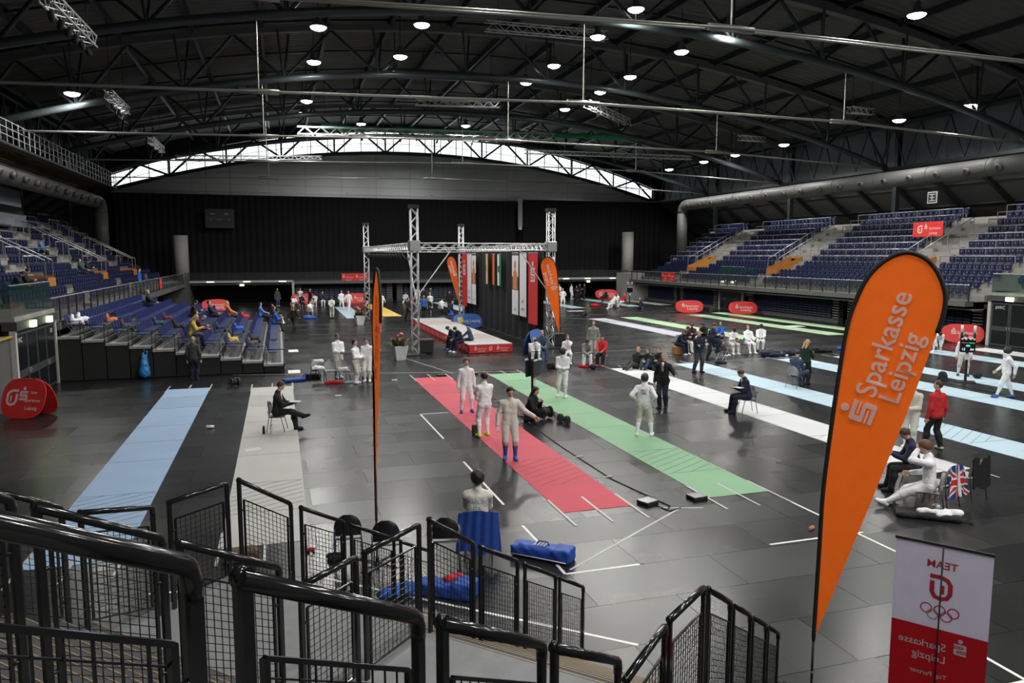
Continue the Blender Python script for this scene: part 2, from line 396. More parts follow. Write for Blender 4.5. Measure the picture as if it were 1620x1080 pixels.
# ------------------------------------------------------------------ end wall: silver panels, crescent window, curtains
win = struct('window_1', MB().path(arch(lambda X: low(X) + 2.55 - .9 * ((X - CX) / 32) ** 2, -17, 48, 91.75, 32), .10, 4), M_steel)
ncol = 34; dx = 65.0 / ncol
for k in range(ncol):
    xa = -17 + k * dx; xb = xa + dx
    wt = lambda X: low(X) + 2.55 - .9 * ((X - CX) / 32) ** 2
    for r in range(2):
        f0, f1 = (0, .42) if r == 0 else (.42, 1)
        zl = lambda X, f: low(X) + .1 + (wt(X) - low(X) - .1) * f
        part('pane', MB().add([(xa + .04, 91.8, zl(xa, f0) + .03), (xb - .04, 91.8, zl(xb, f0) + .03), (xb - .04, 91.8, zl(xb, f1) - .03), (xa + .04, 91.8, zl(xa, f1) - .03)], [(0, 1, 2, 3)]), M_pane, win)
    bar('mullion', (xa, 91.75, low(xa)), (xa, 91.75, wt(xa)), .06, M_steel, win, 4)
part('transom', MB().path(arch(lambda X: low(X) + .1 + (wt(X) - low(X) - .1) * .42, -17, 48, 91.75, 32), .035, 4), M_steel, win)
mb = MB()      # closing strip above the window
for k in range(20):
    xa = -24 + 4 * k; xb = xa + 4; c = lambda X: max(-17.0, min(48.0, X))
    mb.add([(xa, 91.95, wt(c(xa)) + .02), (xb, 91.95, wt(c(xb)) + .02), (xb, 91.95, 21), (xa, 91.95, 21)], [(0, 1, 2, 3)])
mb.add([(-24, 91.95, 11), (-17, 91.95, 11), (-17, 91.95, 21), (-24, 91.95, 21)], [(0, 1, 2, 3)]); mb.add([(48, 91.95, 11), (56, 91.95, 11), (56, 91.95, 21), (48, 91.95, 21)], [(0, 1, 2, 3)])
part('window_header', mb, M_black, wend)
M_endp = mat('brushed_end_panel', (.62, .64, .63), .42, .8, var=.18, scale=.12)
part('panel_backing', MB().grid(lambda u, v: (-24 + 80 * u, 91.66, 11.6 + (low(max(-17, min(48, -24 + 80 * u))) - .02 - 11.6) * v), 40, 1), M_black, wend)
zs = [11.75, 13.0, 14.3, 15.6, 16.9]
for r in range(4):
    for k in range(16):
        xa = -17 + 4.0625 * k; xb = xa + 4.0625; n = 4; pts = []
        X = [xa + (xb - xa) * i / n for i in range(n + 1)]
        up = [min(zs[r + 1], low(x) - .05) for x in X]
        if max(up) <= zs[r] + .03: continue
        mb = MB(); v = []
        for x, u in zip(X, up): v += [(x + (.01 if x == xa else (-.01 if x == xb else 0)), 91.6, zs[r] + .012), (x + (.01 if x == xa else (-.01 if x == xb else 0)), 91.6, max(u - .012, zs[r] + .012))]
        mb.add(v, [(2 * i, 2 * i + 2, 2 * i + 3, 2 * i + 1) for i in range(n)])
        part('wall_panel', mb, M_endp, wend)
M_curt = mat('black_curtain', (.006, .006, .007), .9, sheen=0.0)
def curtain(x0, x1, y, z0, z1, label, amp=.10):
    n = int((x1 - x0) / .14); mb = MB()
    mb.grid(lambda u, v: (x0 + (x1 - x0) * u, y + amp * math.sin(u * (x1 - x0) * 9.0) * (1 - .3 * v) + .05 * math.sin(u * 31), z0 + (z1 - z0) * v), n, 1)
    o = part('stage_curtain', mb, M_curt, None); tag(o, label, 'curtain'); return o
curtain(-16.5, 28.4, 90.2, 2.35, 11.7, 'wide black curtain hanging over the end wall below the silver panels')
curtain(29.3, 48.4, 90.0, 2.35, 11.9, 'black curtain hanging beside the gap, next to the blue seat stand with the duct')
o = thing('curtain_track', 'thin steel curtain track along the top of the end curtains', 'rail'); part('track', MB().box(-17, 48.5, 90.0, 90.3, 11.95, 12.07), M_silver, o)
for x in (-12, -2, 8, 18, 28, 38): bar('bracket', (x, 90.15, 12.07), (x, 91.6, 12.3), .04, M_silver, o, 4)
o = thing('lift_mast', 'slim white drop-down mast hanging in the gap between the black curtains', 'mast', (28.85, 89.8, 0))
part('mast', MB().box(-.28, .28, -.1, .1, 8.6, 12.0), M_silver, o); part('hook', MB().box(-.1, .1, -.1, .5, 11.98, 12.1), M_silver, o); part('foot', MB().box(-.2, .2, -.12, .12, 8.2, 8.6), M_white, o)
o = thing('scoreboard', 'unlit dark grey scoreboard hanging in front of the black end curtain', 'scoreboard', (-6.0, 89.3, 0))
part('housing', MB().bevbox(-1.5, 1.5, -.15, .15, 8.0, 10.1, .04), mat('scoreboard_grey', (.045, .047, .05), .5), o)
for x in (-.9, .5): part('digit_window', MB().box(x, x + .4, -.17, -.15, 9.5, 9.6), M_silver, o)
for x in (-.9, -.2, .1, .9): part('lamp_dot', MB().box(x, x + .07, -.17, -.15, 8.9, 8.97), M_white, o)
for x in (-1.2, 1.2): bar('suspension_cable', (x, 0, 10.1), (x, 0, top(-6) + .5), .02, M_steel, o, 4)
# ------------------------------------------------------------------ side aisles: edge girders, ducts, sloping soffits
for side, xg in (('right', 48.0), ('left', -17.0)):
    sg = 1 if side == 'right' else -1
    w = struct('trim_1' if side == 'right' else 'trim_2', MB().box(min(xg + sg * 2.0, xg + sg * 2.2), max(xg + sg * 2.0, xg + sg * 2.2), 8, 92, 12.0, 17.2), M_wallgrey)
    for k in range(28):
        ya = 8 + 3 * k
        part('side_panel', MB().box(min(xg + sg * 1.9, xg + sg * 1.98), max(xg + sg * 1.9, xg + sg * 1.98), ya + .02, ya + 2.98, 12.1, 16.9), M_wallgrey, w)
    t = thing('edge_girder', 'long lattice edge girder along the %s' % ('roof edge above the round duct with nozzles' if sg > 0 else 'dark roof edge above the catwalk'), 'girder', (xg, 0, 0))
    part('bottom_chord', MB().box(-.14, .14, 8, 89.6, 11.9, 12.15), M_steel, t); part('upper_chord', MB().box(-.12, .12, 8, 89.6, 15.4, 15.6), M_steel, t)
    for k in range(30):
        ya = 8.6 + 2.7 * k
        bar('brace', (0, ya, 12.1), (0, ya + 1.35, 15.45), .06, M_steel, t, 6); bar('brace', (0, ya + 2.7, 12.1), (0, ya + 1.35, 15.45), .06, M_steel, t, 6)
    # sloping soffit outside the seats, with rafters
    xs = xg + sg * .6; xe = xg + sg * 7.5
    so = struct('trim_3' if side == 'right' else 'trim_4', MB().add([(xs, 8, 12.0), (xe, 8, 7.4), (xe, 92, 7.4), (xs, 92, 12.0)], [(0, 1, 2, 3)]), mat('soffit_grey', (.085, .082, .076), .7))
    for k in range(20):
        ya = 9 + 4.3 * k; part('rafter', MB().add([(xs, ya, 11.95), (xe, ya, 7.35), (xe, ya + .3, 7.35), (xs, ya + .3, 11.95), (xs, ya, 11.6), (xe, ya, 7.0), (xe, ya + .3, 7.0), (xs, ya + .3, 11.6)], [(0, 4, 5, 1), (3, 2, 6, 7), (4, 7, 6, 5)]), M_steel, so)
    for f in (.3, .62): part('batten', MB().box(min(xs + (xe - xs) * f, xs + (xe - xs) * f + .1), max(xs + (xe - xs) * f, xs + (xe - xs) * f + .1), 8, 92, 12 - 4.6 * f - .12, 12 - 4.6 * f), M_steel, so)
    for ya in (24, 37.5, 51, 64.5, 78):
        c = part('column', MB().box(xg + sg * 1.1 - .2, xg + sg * 1.1 + .2, ya - .2, ya + .2, 7.4, 15.6), M_steel, t); c.location.x = -xg
for side, x, z, yend, rr in (('right', 44.0, 10.65, 77, .58), ('left', -15.2, 9.75, 77, .58)):
    sg = 1 if side == 'right' else -1
    t = thing('ventilation_duct', 'fat round %s' % ('bare metal duct with jet nozzles above the blue seats, ending in a downpipe' if sg > 0 else 'dark duct with jet nozzles under the catwalk, ending in a downpipe'), 'duct', (x, 0, 0))
    pts = [(0, 12, z), (0, yend - 1.2, z)] + [(0, yend - 1.2 + .9 * math.sin(a), z - .9 * (1 - math.cos(a))) for a in (R(22), R(45), R(68), R(90))]
    part('duct_run', MB().path(pts, rr, 20), M_duct, t)
    part('downpipe', MB().tube((0, yend - .3, z - .9), (0, yend - .3, 5.3), rr, 20), M_duct, t)
    for k in range(26):
        y = 18 + 2.35 * k
        if y > yend - 2: break
        n = part('nozzle', MB().lathe([(.14, 0), (.24, .12), (.24, .28), (.16, .34)], 12), M_duct, t, loc=(-sg * rr * .88, y, z - .1), rot=(0, R(-sg * 105), 0))
        part('nozzle_mouth', MB().lathe([(.0, .0), (.15, .005)], 12), M_black, n, loc=(0, 0, .345))
        if k % 2 == 0: part('seam_ring', MB().tube((0, y + 1.1, z), (0, y + 1.16, z), rr + .03, 20), M_duct, t)
for x, zt, zb, lab in ((41.75, 7.9, 2.4, 'pale round concrete pillar by the far end of the blue seat stand with the duct'), (-9.7, 7.1, 2.4, 'pale round concrete pillar below the unlit scoreboard')):
    o = part('pillar', MB().tube((0, 0, zb), (0, 0, zt), .72, 24), mat('pale_concrete', (.42, .41, .40), .6), None, loc=(x, 86, 0)); tag(o, lab, 'pillar')
# catwalk on the left
t = thing('catwalk', 'long steel catwalk with barred railing and slatted underside under the roof', 'catwalk', (-14.4, 0, 0))
part('deck', MB().box(-.9, .6, 20, 77, 11.0, 11.12), M_steel, t)
for k in range(3): bar('handrail', (.55, 20, 11.5 + .4 * k), (.55, 77, 11.5 + .4 * k), .03, M_silver, t, 6)
for k in range(58): bar('rail_post', (.55, 20 + k * 1.0, 11.1), (.55, 20 + k * 1.0, 12.35), .028, M_silver, t, 6)
M_slat = mat('soffit_slat', (.11, .075, .035), .7)
for k in range(16): part('soffit_slat', MB().box(-5.0 + .34 * k, -4.84 + .34 * k, 20, 74, 10.95 - .02 * (15 - k), 11.0 - .02 * (15 - k)), M_slat, t)
# ------------------------------------------------------------------ seats
def seat_mb():
    mb = MB()     # tip-up shell on a bracket, faces +y
    def back(u, v):
        a = (u - .5) * 2; return (a * .20, -.10 - .06 * (v) + .035 * a * a, .42 + .40 * v - .03 * a * a * v)
    mb.grid(back, 4, 2, 0); mb.grid(lambda u, v: tuple(np.array(back(1 - u, v)) + (0, -.02, 0)), 4, 1, 0)
    mb.box(-.19, .19, -.06, -.015, .34, .70, 0)          # folded seat pan
    mb.box(-.03, .03, -.16, -.02, .12, .44, 1)
    mb.box(-.035, .035, -.012, -.008, .52, .60, 1)
    mb.box(-.205, .205, -.10, -.02, .33, .36, 1)
    return mb
def chair_row_mb():   # folding bleacher seat, faces +y, open
    mb = MB()
    mb.grid(lambda u, v: ((u - .5) * .42, -.20 - .07 * v + .03 * (2 * u - 1) ** 2, .44 + .36 * v), 4, 2, 0)
    mb.grid(lambda u, v: ((.5 - u) * .42, -.22 - .07 * v + .03 * (2 * u - 1) ** 2, .44 + .36 * v), 4, 1, 0)
    mb.bevbox(-.21, .21, -.20, .20, .41, .445, .012, 0)
    for s in (-.19, .19):
        mb.tube((s, -.2, .42), (s, .14, .02), .012, 4, mi=1); mb.tube((s, .16, .42), (s, -.16, .02), .012, 4, mi=1)
    return mb
ROWS = 13
OCC = [(3, 54.2), (3, 55.6), (6, 55.0), (2, 38.5), (2, 40.0), (8, 51.0), (7, 49.0)]     # seats in use in the stand behind the bleacher
def rowz(i): return 2.35 + (i * .35 if i <= 4 else 1.4 + (i - 4) * .5)
SEATS = []
def aisle_gap(i, y, ais):
    for a in ais:
        if abs(y - a) < (1.75 if i >= 3 else .75): return True
    return False
def stand(side, x0, sg, y0, y1, ais, rz):
    st = struct('stand_' + side, MB().box(min(x0 + sg * .4, x0 + sg * 12.5), max(x0 + sg * .4, x0 + sg * 12.5), y0, y1, 1.9, 2.3), M_concd)
    for i in range(ROWS):
        xa = x0 + sg * (.4 + .8 * i); xb = x0 + sg * (.4 + .8 * (i + 1) + (2.5 if i == ROWS - 1 else 0)); z = rowz(i)
        part('tier', MB().box(min(xa, xb), max(xa, xb), y0, y1, z - .55, z), M_conc, st)
    cuts = [y0] + sorted(ais) + [y1]
    for k in range(len(cuts) - 1):
        a = cuts[k] + (1.75 if k > 0 else .9); b = cuts[k + 1] - (1.75 if k < len(cuts) - 2 else .9)
        for i in range(5, ROWS):
            xr = x0 + sg * (.4 + .8 * i + .06); z = rowz(i); mb = MB()
            mb.tube((xr, a, z + .72), (xr, b, z + .72), .032, 6)
            n = max(2, int((b - a) / 2.1))
            for q in range(n + 1): yy = a + (b - a) * q / n; mb.tube((xr, yy, z), (xr, yy, z + .72), .024, 4)
            part('guard_rail', mb, M_silver, st)
        for i in range(ROWS):
            aa = a if i >= 3 else (cuts[k] + .75 if k > 0 else cuts[k] + .9); bb = b if i >= 3 else (cuts[k + 1] - .75 if k < len(cuts) - 2 else cuts[k + 1] - .9)
            n = int((bb - aa) / .53)
            for q in range(n):
                if sg < 0 and any(i == a_ and abs(aa + .27 + q * .53 - b_) < .4 for a_, b_ in OCC): continue
                SEATS.append((x0 + sg * (.4 + .8 * i + .62), aa + .27 + q * .53, rowz(i), rz, i, side))
    for a in ais:
        for i in range(ROWS - 1):         # half steps up the aisle
            xa = x0 + sg * (.4 + .8 * i + .4); xb = x0 + sg * (.4 + .8 * (i + 1)); z = rowz(i); h = rowz(i + 1) - z
            for ya, yb in (((a - .75, a + .75),) if i < 3 else ((a - 1.7, a - .75), (a + .75, a + 1.7))):
                part('aisle_step', MB().box(min(xa, xb), max(xa, xb), ya, yb, z, z + h / 2), M_conc, st)
        xa, xb = x0 + sg * (.4 + .8 * 3), x0 + sg * (.4 + .8 * (6 if sg > 0 else 4.6)); z3 = rowz(3)
        mb = MB()
        for s in (-1, 1): mb.add([(xa, a + s * .72, z3), (xb, a + s * .72, z3), (xb, a + s * .72, rowz(6 if sg > 0 else 4) + .2), (xa, a + s * .72, z3 + .55)], [(0, 1, 2, 3)]); mb.add([(xa, a + s * .66, z3), (xb, a + s * .66, z3), (xb, a + s * .66, rowz(6 if sg > 0 else 4) + .2), (xa, a + s * .66, z3 + .55)], [(3, 2, 1, 0)])
        mb.box(min(xb, xb + sg * .1), max(xb, xb + sg * .1), a - .7, a + .7, z3, rowz(6 if sg > 0 else 4) + .15)
        part('vomitory_wall', mb, M_orange, st)
        part('vomitory_front', MB().box(min(xa - sg * .1, xa), max(xa - sg * .1, xa), a - .7, a + .7, z3, z3 + .45), M_orange, st)
        for s in (-1, 1):
            mb = MB(); p0 = (xa, a + s * .69, z3 + 1.35); p1 = (x0 + sg * (.4 + .8 * 10), a + s * .69, rowz(10) + .95)
            mb.tube(p0, p1, .03, 6)
            for q in range(6):
                f = q / 5; zz = p0[2] + (p1[2] - p0[2]) * f; xx = p0[0] + (p1[0] - p0[0]) * f; mb.tube((xx, a + s * .69, zz), (xx, a + s * .69, zz - .95), .025, 4)
            part('aisle_handrail', mb, M_silver, st)
    for i in range(2, ROWS):             # end block above the door unit
        xa = x0 + sg * (.4 + .8 * i); xb = x0 + sg * (.4 + .8 * (i + 1) + (2.5 if i == ROWS - 1 else 0)); z = rowz(i)
        part('tier', MB().box(min(xa, xb), max(xa, xb), 22, y0 - .02, z - .55 if i > 2 else 2.96, z), M_conc, st)
        for q in range(19): SEATS.append((x0 + sg * (.4 + .8 * i + .62), 23.2 + q * .53, z, rz, i, side))
        if i >= 5:
            xr = x0 + sg * (.4 + .8 * i + .06); mb = MB(); mb.tube((xr, 22.6, z + .72), (xr, 33.0, z + .72), .032, 6)
            for q in range(6): mb.tube((xr, 22.6 + 2.08 * q, z), (xr, 22.6 + 2.08 * q, z + .72), .024, 4)
            part('guard_rail', mb, M_silver, st)
    # parapet beam, posts, rail, glass
    part('parapet_beam', MB().box(min(x0 - sg * .25, x0 + sg * .45), max(x0 - sg * .25, x0 + sg * .45), y0, y1, 2.05, 2.36), mat('parapet_grey', (.10, .10, .10), .6), st)
    bar('parapet_rail', (x0, y0, 3.3), (x0, y1, 3.3), .03, M_silver, st, 6)
    n = int((y1 - y0) / 1.35)
    for q in range(n + 1):
        yy = y0 + (y1 - y0) * q / n; part('parapet_post', MB().box(x0 - .025, x0 + .025, yy - .04, yy + .04, 2.36, 3.3), M_steel, st)
        if q < n: part('parapet_glass', MB().box(x0 - .006, x0 + .006, yy + .06, yy + (y1 - y0) / n - .06, 2.42, 3.24), mat('parapet_infill', (.05, .055, .06), .2, alpha=.30), st)
    return st
stand('right', 38.2, 1, 33.8, 77.6, [41.9, 55.9, 69.4], R(90))
stand('left', -8.7, -1, 33.8, 77.6, [45.0, 58.0, 69.4], R(-90))
sm = seat_mb(); seat_me = sm.mesh('stadium_seat'); seat_me.materials.append(M_seat); seat_me.materials.append(M_silver)
def skey(s): return (Vector(s[:3]) - CAMP).length + (0 if in_view((s[0], s[1], s[2] + .5), -.01) else 500) + (0 if s[0] > 0 else 6)
SEATS.sort(key=skey)
ORD = ['first', 'second', 'third', 'fourth', 'fifth', 'sixth', 'seventh', 'eighth', 'ninth', 'tenth', 'eleventh', 'twelfth', 'thirteenth']
for x, y, z, rz, i, sd in SEATS[:300]:
    o = link('stadium_seat', seat_me, loc=(x, y, z), rot=(0, 0, rz))
    tag(o, 'dark blue tip-up seat, %s row above the parapet, %s' % (ORD[i], 'grandstand with the metal duct' if sd == 'right' else 'grandstand behind the bleacher'), 'seat', 'tip-up seats, %s row, %s stand' % (ORD[i], 'duct' if sd == 'right' else 'bleacher'))
o = scatter('stadium_seat_rows', sm, [((x, y, z), rz, 1) for x, y, z, rz, _, _ in SEATS[300:]], [M_seat, M_silver], None)
tag(o, 'further rows of dark blue tip-up seats filling the grandstands', 'seats')
# ------------------------------------------------------------------ extended bleacher on the left
bl = struct('bleacher', MB().box(-8.4, -.6, 33.6, 53.2, .02, .06), M_black)
def blz(i): return .38 + .157 * i
BLROWS = 10; BST = .86
M_deckl = mat('bleacher_deck', (.30, .29, .28), .6); M_carp = mat('bleacher_carpet', (.07, .075, .085), .9)
for i in range(BLROWS):
    xb = .12 - BST * i; xa = xb - BST; z = blz(i)
    part('bleacher_deck', MB().box(xa, xb, 33.5, 53.3, z - .09, z), M_deckl, bl)
    part('carpet_strip', MB().box(xa + .3, xb - .14, 33.9, 53.1, z, z + .006), M_carp, bl)
    part('end_panel', MB().box(xa + .02, xb - .02, 33.56, 33.6, .03, z - .1), M_black, bl)
    part('nosing', MB().box(xb - .05, xb + .01, 33.5, 53.3, z - .11, z + .012), M_concd, bl)
    mb = MB(); mb.tube((xa + .1, 33.55, z + .62), (xb + .05, 33.55, z + .62), .02, 6)
    for xx in (xa + .12, xb - .02): mb.tube((xx, 33.55, z), (xx, 33.55, z + .62), .016, 4)
    part('end_rail', mb, M_black, bl)
BLS = []
for i in range(BLROWS):
    x = .12 - BST * i - .48; z = blz(i)
    for q in range(35):
        y = 34.5 + .52 * q
        if 8 <= q <= 9 and i < 9: continue
        BLS.append((x, y, z, R(-90), i))
cm = chair_row_mb(); cme = cm.mesh('bleacher_seat'); cme.materials.append(M_seatb); cme.materials.append(M_silver)
BLS.sort(key=lambda s: (Vector(s[:3]) - CAMP).length)
for x, y, z, rz, i in BLS[:300]:
    o = link('bleacher_seat', cme, loc=(x, y, z), rot=(0, 0, rz)); tag(o, 'blue folding seat in the %s row up from the floor on the extended bleacher' % ORD[i], 'seat', 'bleacher seats, %s row' % ORD[i])
if len(BLS) > 300:
    o = scatter('bleacher_seat_rows', cm, [((x, y, z), rz, 1) for x, y, z, rz, _ in BLS[300:]], [M_seatb, M_silver], None); tag(o, 'last rows of blue folding seats on the extended bleacher', 'seats')
for i, y in OCC:
    o = link('stadium_seat', cme, loc=(-8.7 - (.4 + .8 * i + .62), y, rowz(i)), rot=(0, 0, R(-90))); tag(o, 'folded-down seat in use, %s row of the stand behind the bleacher' % ORD[i], 'seat', 'folded-down seats in use, %s row' % ORD[i])
# ------------------------------------------------------------------ retracted bleachers
M_ribs = mat('retract_frame', (.30, .30, .30), .5, .4)
def retracted(p0, p1, face, label):
    # p0->p1 along the floor, face = direction into the hall
    p0 = Vector((*p0, 0)); p1 = Vector((*p1, 0)); d = (p1 - p0); L_ = d.length; d.normalize(); f = Vector((*face, 0))
    t = thing('retracted_bleacher', label, 'bleacher', p0)
    M = Matrix((( d.x, f.x, 0, 0), (d.y, f.y, 0, 0), (0, 0, 1, 0), (0, 0, 0, 1)))
    part('plinth', MB().box(0, L_, -.3, .1, 0, .28, M=M), M_concd, t)
    n = max(2, int((L_ - 1.6) / .54))
    for k in range(9):
        z = .34 + .185 * k; mb = MB()
        for q in range(n):
            xa = .8 + (L_ - 1.6) * q / n; xb = .8 + (L_ - 1.6) * (q + 1) / n
            mb.add([M @ Vector(p) for p in ((xa + .03, -.02, z), (xb - .03, -.02, z), (xb - .03, .10, z + .03), (xa + .03, .10, z + .03), (xb - .04, .05, z + .15), (xa + .04, .05, z + .15), (xa + .04, -.1, z + .16), (xb - .04, -.1, z + .16))], [(0, 1, 2, 3), (3, 2, 4, 5), (5, 4, 7, 6)])
        part('folded_seat_row', mb, M_seatd, t)
        for a, b in ((.06, .7), (L_ - .7, L_ - .06)): part('step_edge', MB().box(a, b, -.05, .06, z, z + .07, M=M), M_ribs, t)
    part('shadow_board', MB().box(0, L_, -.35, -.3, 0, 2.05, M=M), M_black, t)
    return t
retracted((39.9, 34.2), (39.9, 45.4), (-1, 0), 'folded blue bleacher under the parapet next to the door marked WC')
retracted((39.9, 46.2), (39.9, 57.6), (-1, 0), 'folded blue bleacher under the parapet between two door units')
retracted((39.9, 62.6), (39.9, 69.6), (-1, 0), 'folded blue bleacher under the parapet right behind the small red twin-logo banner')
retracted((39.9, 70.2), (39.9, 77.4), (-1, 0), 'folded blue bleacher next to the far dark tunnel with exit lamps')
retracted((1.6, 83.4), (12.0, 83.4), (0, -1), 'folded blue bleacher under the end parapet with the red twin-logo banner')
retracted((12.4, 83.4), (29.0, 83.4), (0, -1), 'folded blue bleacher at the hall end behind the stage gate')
# ------------------------------------------------------------------ end balcony, corner tunnels
eb = struct('trim_5', MB().box(-9, 41, 82.2, 91.6, 2.0, 2.34), M_concd)
bar('parapet_rail', (-9, 82.3, 3.25), (40, 82.3, 3.25), .03, M_steel, eb, 6)
for k in range(34):
    x = -9 + k * 1.48; part('parapet_post', MB().box(x - .03, x + .03, 82.27, 82.33, 2.3, 3.25), M_steel, eb)
    part('parapet_glass', MB().box(x + .05, x + 1.43, 82.29, 82.31, 2.4, 3.2), MATS['parapet_infill'], eb)
part('beam_edge', MB().box(1.4, 29.6, 82.1, 82.3, 2.05, 2.36), MATS['parapet_grey'], eb)
for xa, xb, nm in ((-8.7, 1.4, 'trim_6'), (29.6, 40.0, 'trim_7')):
    tn = struct(nm, MB().box(xa, xb, 81.9, 82.2, 2.25, 2.45), mat('tunnel_beam', (.42, .43, .42), .5))
    part('tunnel_post', MB().box(xa - .12 if xa > 0 else xb - .12, xa + .15 if xa > 0 else xb + .12, 81.9, 82.2, 0, 2.3), MATS['tunnel_beam'], tn)
    part('tunnel_back', MB().box(xa, xb, 88.5, 88.7, 0, 2.0), M_black, tn)
    part('tunnel_side', MB().box(xb - .1 if xa > 0 else xa, xb if xa > 0 else xa + .1, 82.2, 88.5, 0, 2.0), M_concd, tn)
    for x in ((31.6, 34.3, 37.5) if xa > 0 else (-7.0, -3.5, 0.0)): part('strip_light', MB().box(x, x + .7, 81.86, 81.9, 2.3, 2.38), mat('strip_lamp', (.7, .7, .6), .4, emit=(1, 1, .8), estr=2.2), tn)
    part('exit_sign', MB().box((xa + xb) / 2 - .2, (xa + xb) / 2 + .2, 82.0, 82.05, 1.9, 2.08), M_exit, tn)
d3 = part('door_3', MB().box(34.6, 35.6, 88.3, 88.5, 0, 1.9), mat('tunnel_door', (.10, .06, .03), .6), None, kind='structure')
# wedge walls between side stands and end
struct('wall_corner_right', MB().box(38.4, 41, 77.7, 82, 0, 3.0), mat('corner_concrete', (.36, .36, .35), .8))
struct('wall_corner_left', MB().box(-10.5, -8.6, 77.7, 82, 0, 2.6), M_concd)
# ------------------------------------------------------------------ side door units with glass balconies
def door_unit(nm, x, sg, ya, yb, words, wc_first):
    d = struct(nm, MB().box(min(x, x + sg * .25), max(x, x + sg * .25), ya, yb, 0, 2.55), M_black)
    P = lambda: None
    fx = x - sg * .03
    for yy in (ya, yb): part('jamb', MB().box(min(fx - sg * .08, fx + sg * .1), max(fx - sg * .08, fx + sg * .1), yy - .09, yy + .09, 0, 2.55), mat('door_jamb', (.40, .40, .38), .6), d)
    part('lintel', MB().box(min(fx - sg * .15, fx + sg * .3), max(fx - sg * .15, fx + sg * .3), ya - .1, yb + .1, 2.5, 2.8), M_dark, d)
    n = 4
    for k in range(n):
        a = ya + .12 + (yb - ya - .24) * k / n; b = ya + .12 + (yb - ya - .24) * (k + 1) / n
        lf = part('door_leaf', MB().box(min(fx - sg * .04, fx), max(fx - sg * .04, fx), a + .015, b - .015, .03, 2.4), mat('door_slate', (.035, .042, .048), .45), d)
        for z0, z1 in ((.14, .86), (1.12, 2.32)): part('door_glass', MB().box(min(fx - sg * .05, fx - sg * .04), max(fx - sg * .05, fx - sg * .04), a + .10, b - .10, z0, z1), M_blackg, lf)
        part('handle', MB().box(min(fx - sg * .11, fx - sg * .05), max(fx - sg * .11, fx - sg * .05), (b - .09 if k % 2 == 0 else a + .05), (b - .05 if k % 2 == 0 else a + .09), .93, 1.1), M_silver, lf)
    for f in (.30, .72): part('exit_sign', MB().box(min(fx - sg * .28, fx - sg * .16), max(fx - sg * .28, fx - sg * .16), ya + (yb - ya) * f - .2, ya + (yb - ya) * f + .2, 2.52, 2.74), M_exit, d)
    mb = MB()
    right = (0, -1, 0) if sg > 0 else (0, 1, 0)
    for w, f in words: put_text(mb, w, frame((fx - sg * .055, ya + (yb - ya) * f, 2.06), right), size=.26)
    part('door_sign', mb, M_print, d)
    part('balcony_slab', MB().box(min(x - sg * .1, x + sg * 4), max(x - sg * .1, x + sg * 2.2), ya, yb, 2.8, 2.95), M_conc, d)
    part('balcony_glass', MB().box(x - .01, x + .01, ya, yb, 2.95, 4.0), M_glass, d)
    for yy in (ya, yb): part('balcony_glass', MB().box(min(x, x + sg * 2.5), max(x, x + sg * 2.5), yy - .01, yy + .01, 2.95, 4.0), M_glass, d)
    bar('balcony_rail', (x, ya, 4.0), (x, yb, 4.0), .025, M_silver, d, 6)
    return d
door_unit('door_1', 38.15, 1, 27.6, 32.3, (('#WC', .86), ('101', .15)), True)
door_unit('door_2', 39.7, 1, 58.2, 61.9, (('WC', .86), ('103', .12)), True)
door_unit('door_4', -8.55, -1, 28.7, 33.4, (('WC', .10), ('101', .88)), True)
# left stand wall near the camera with a yellow edge
wl = struct('wall_left_near', MB().box(-9.1, -8.6, 4, 28.6, 0, 2.3), mat('near_wall_grey', (.075, .073, .07), .8))
part('yellow_edge', MB().box(-8.62, -8.5, 4, 28.6, 2.3, 2.36), mat('edge_yellow', (.45, .30, .03), .6), wl)
part('wall_cap', MB().box(-12, -8.6, 4, 28.6, 2.3, 2.34), M_conc, wl)
# near-left control cabins high above the seats
t = thing('control_cabin', 'grey control cabin with a slanted window band high above the seats under the catwalk', 'cabin', (-16.8, 56.0, 0))
part('cabin_body', MB().box(-1.2, 0, -8, 4.2, 8.3, 9.4), M_wallgrey, t); part('cabin_sill', MB().box(-1.2, .4, -8, 3.6, 6.9, 7.7), M_wallgrey, t)
part('cabin_glass', MB().add([(.0, -8, 8.3), (.0, 4, 8.3), (.3, 3.6, 7.7), (.3, -8, 7.7)], [(0, 1, 2, 3)]), M_blackg, t)

t = thing('framed_sign', 'small white framed sign hanging under the metal duct', 'sign', (48.9, 47.1, 9.5)); part('sign_frame', MB().box(-.03, .03, -.45, .45, -.45, .45), M_white, t); part('sign_face', MB().box(-.04, -.03, -.36, .36, -.36, .36), M_dark, t)
for a, b, c, d in ((-.28, .28, .2, .27), (-.28, .28, -.27, -.2), (-.04, .04, -.2, .2), (-.22, .22, -.03, .04)): part('sign_bar', MB().box(-.045, -.04, a, b, c, d), M_white, t)
bar('sign_hanger', (0, 0, .45), (0, 0, 2.3), .02, M_steel, t, 4)
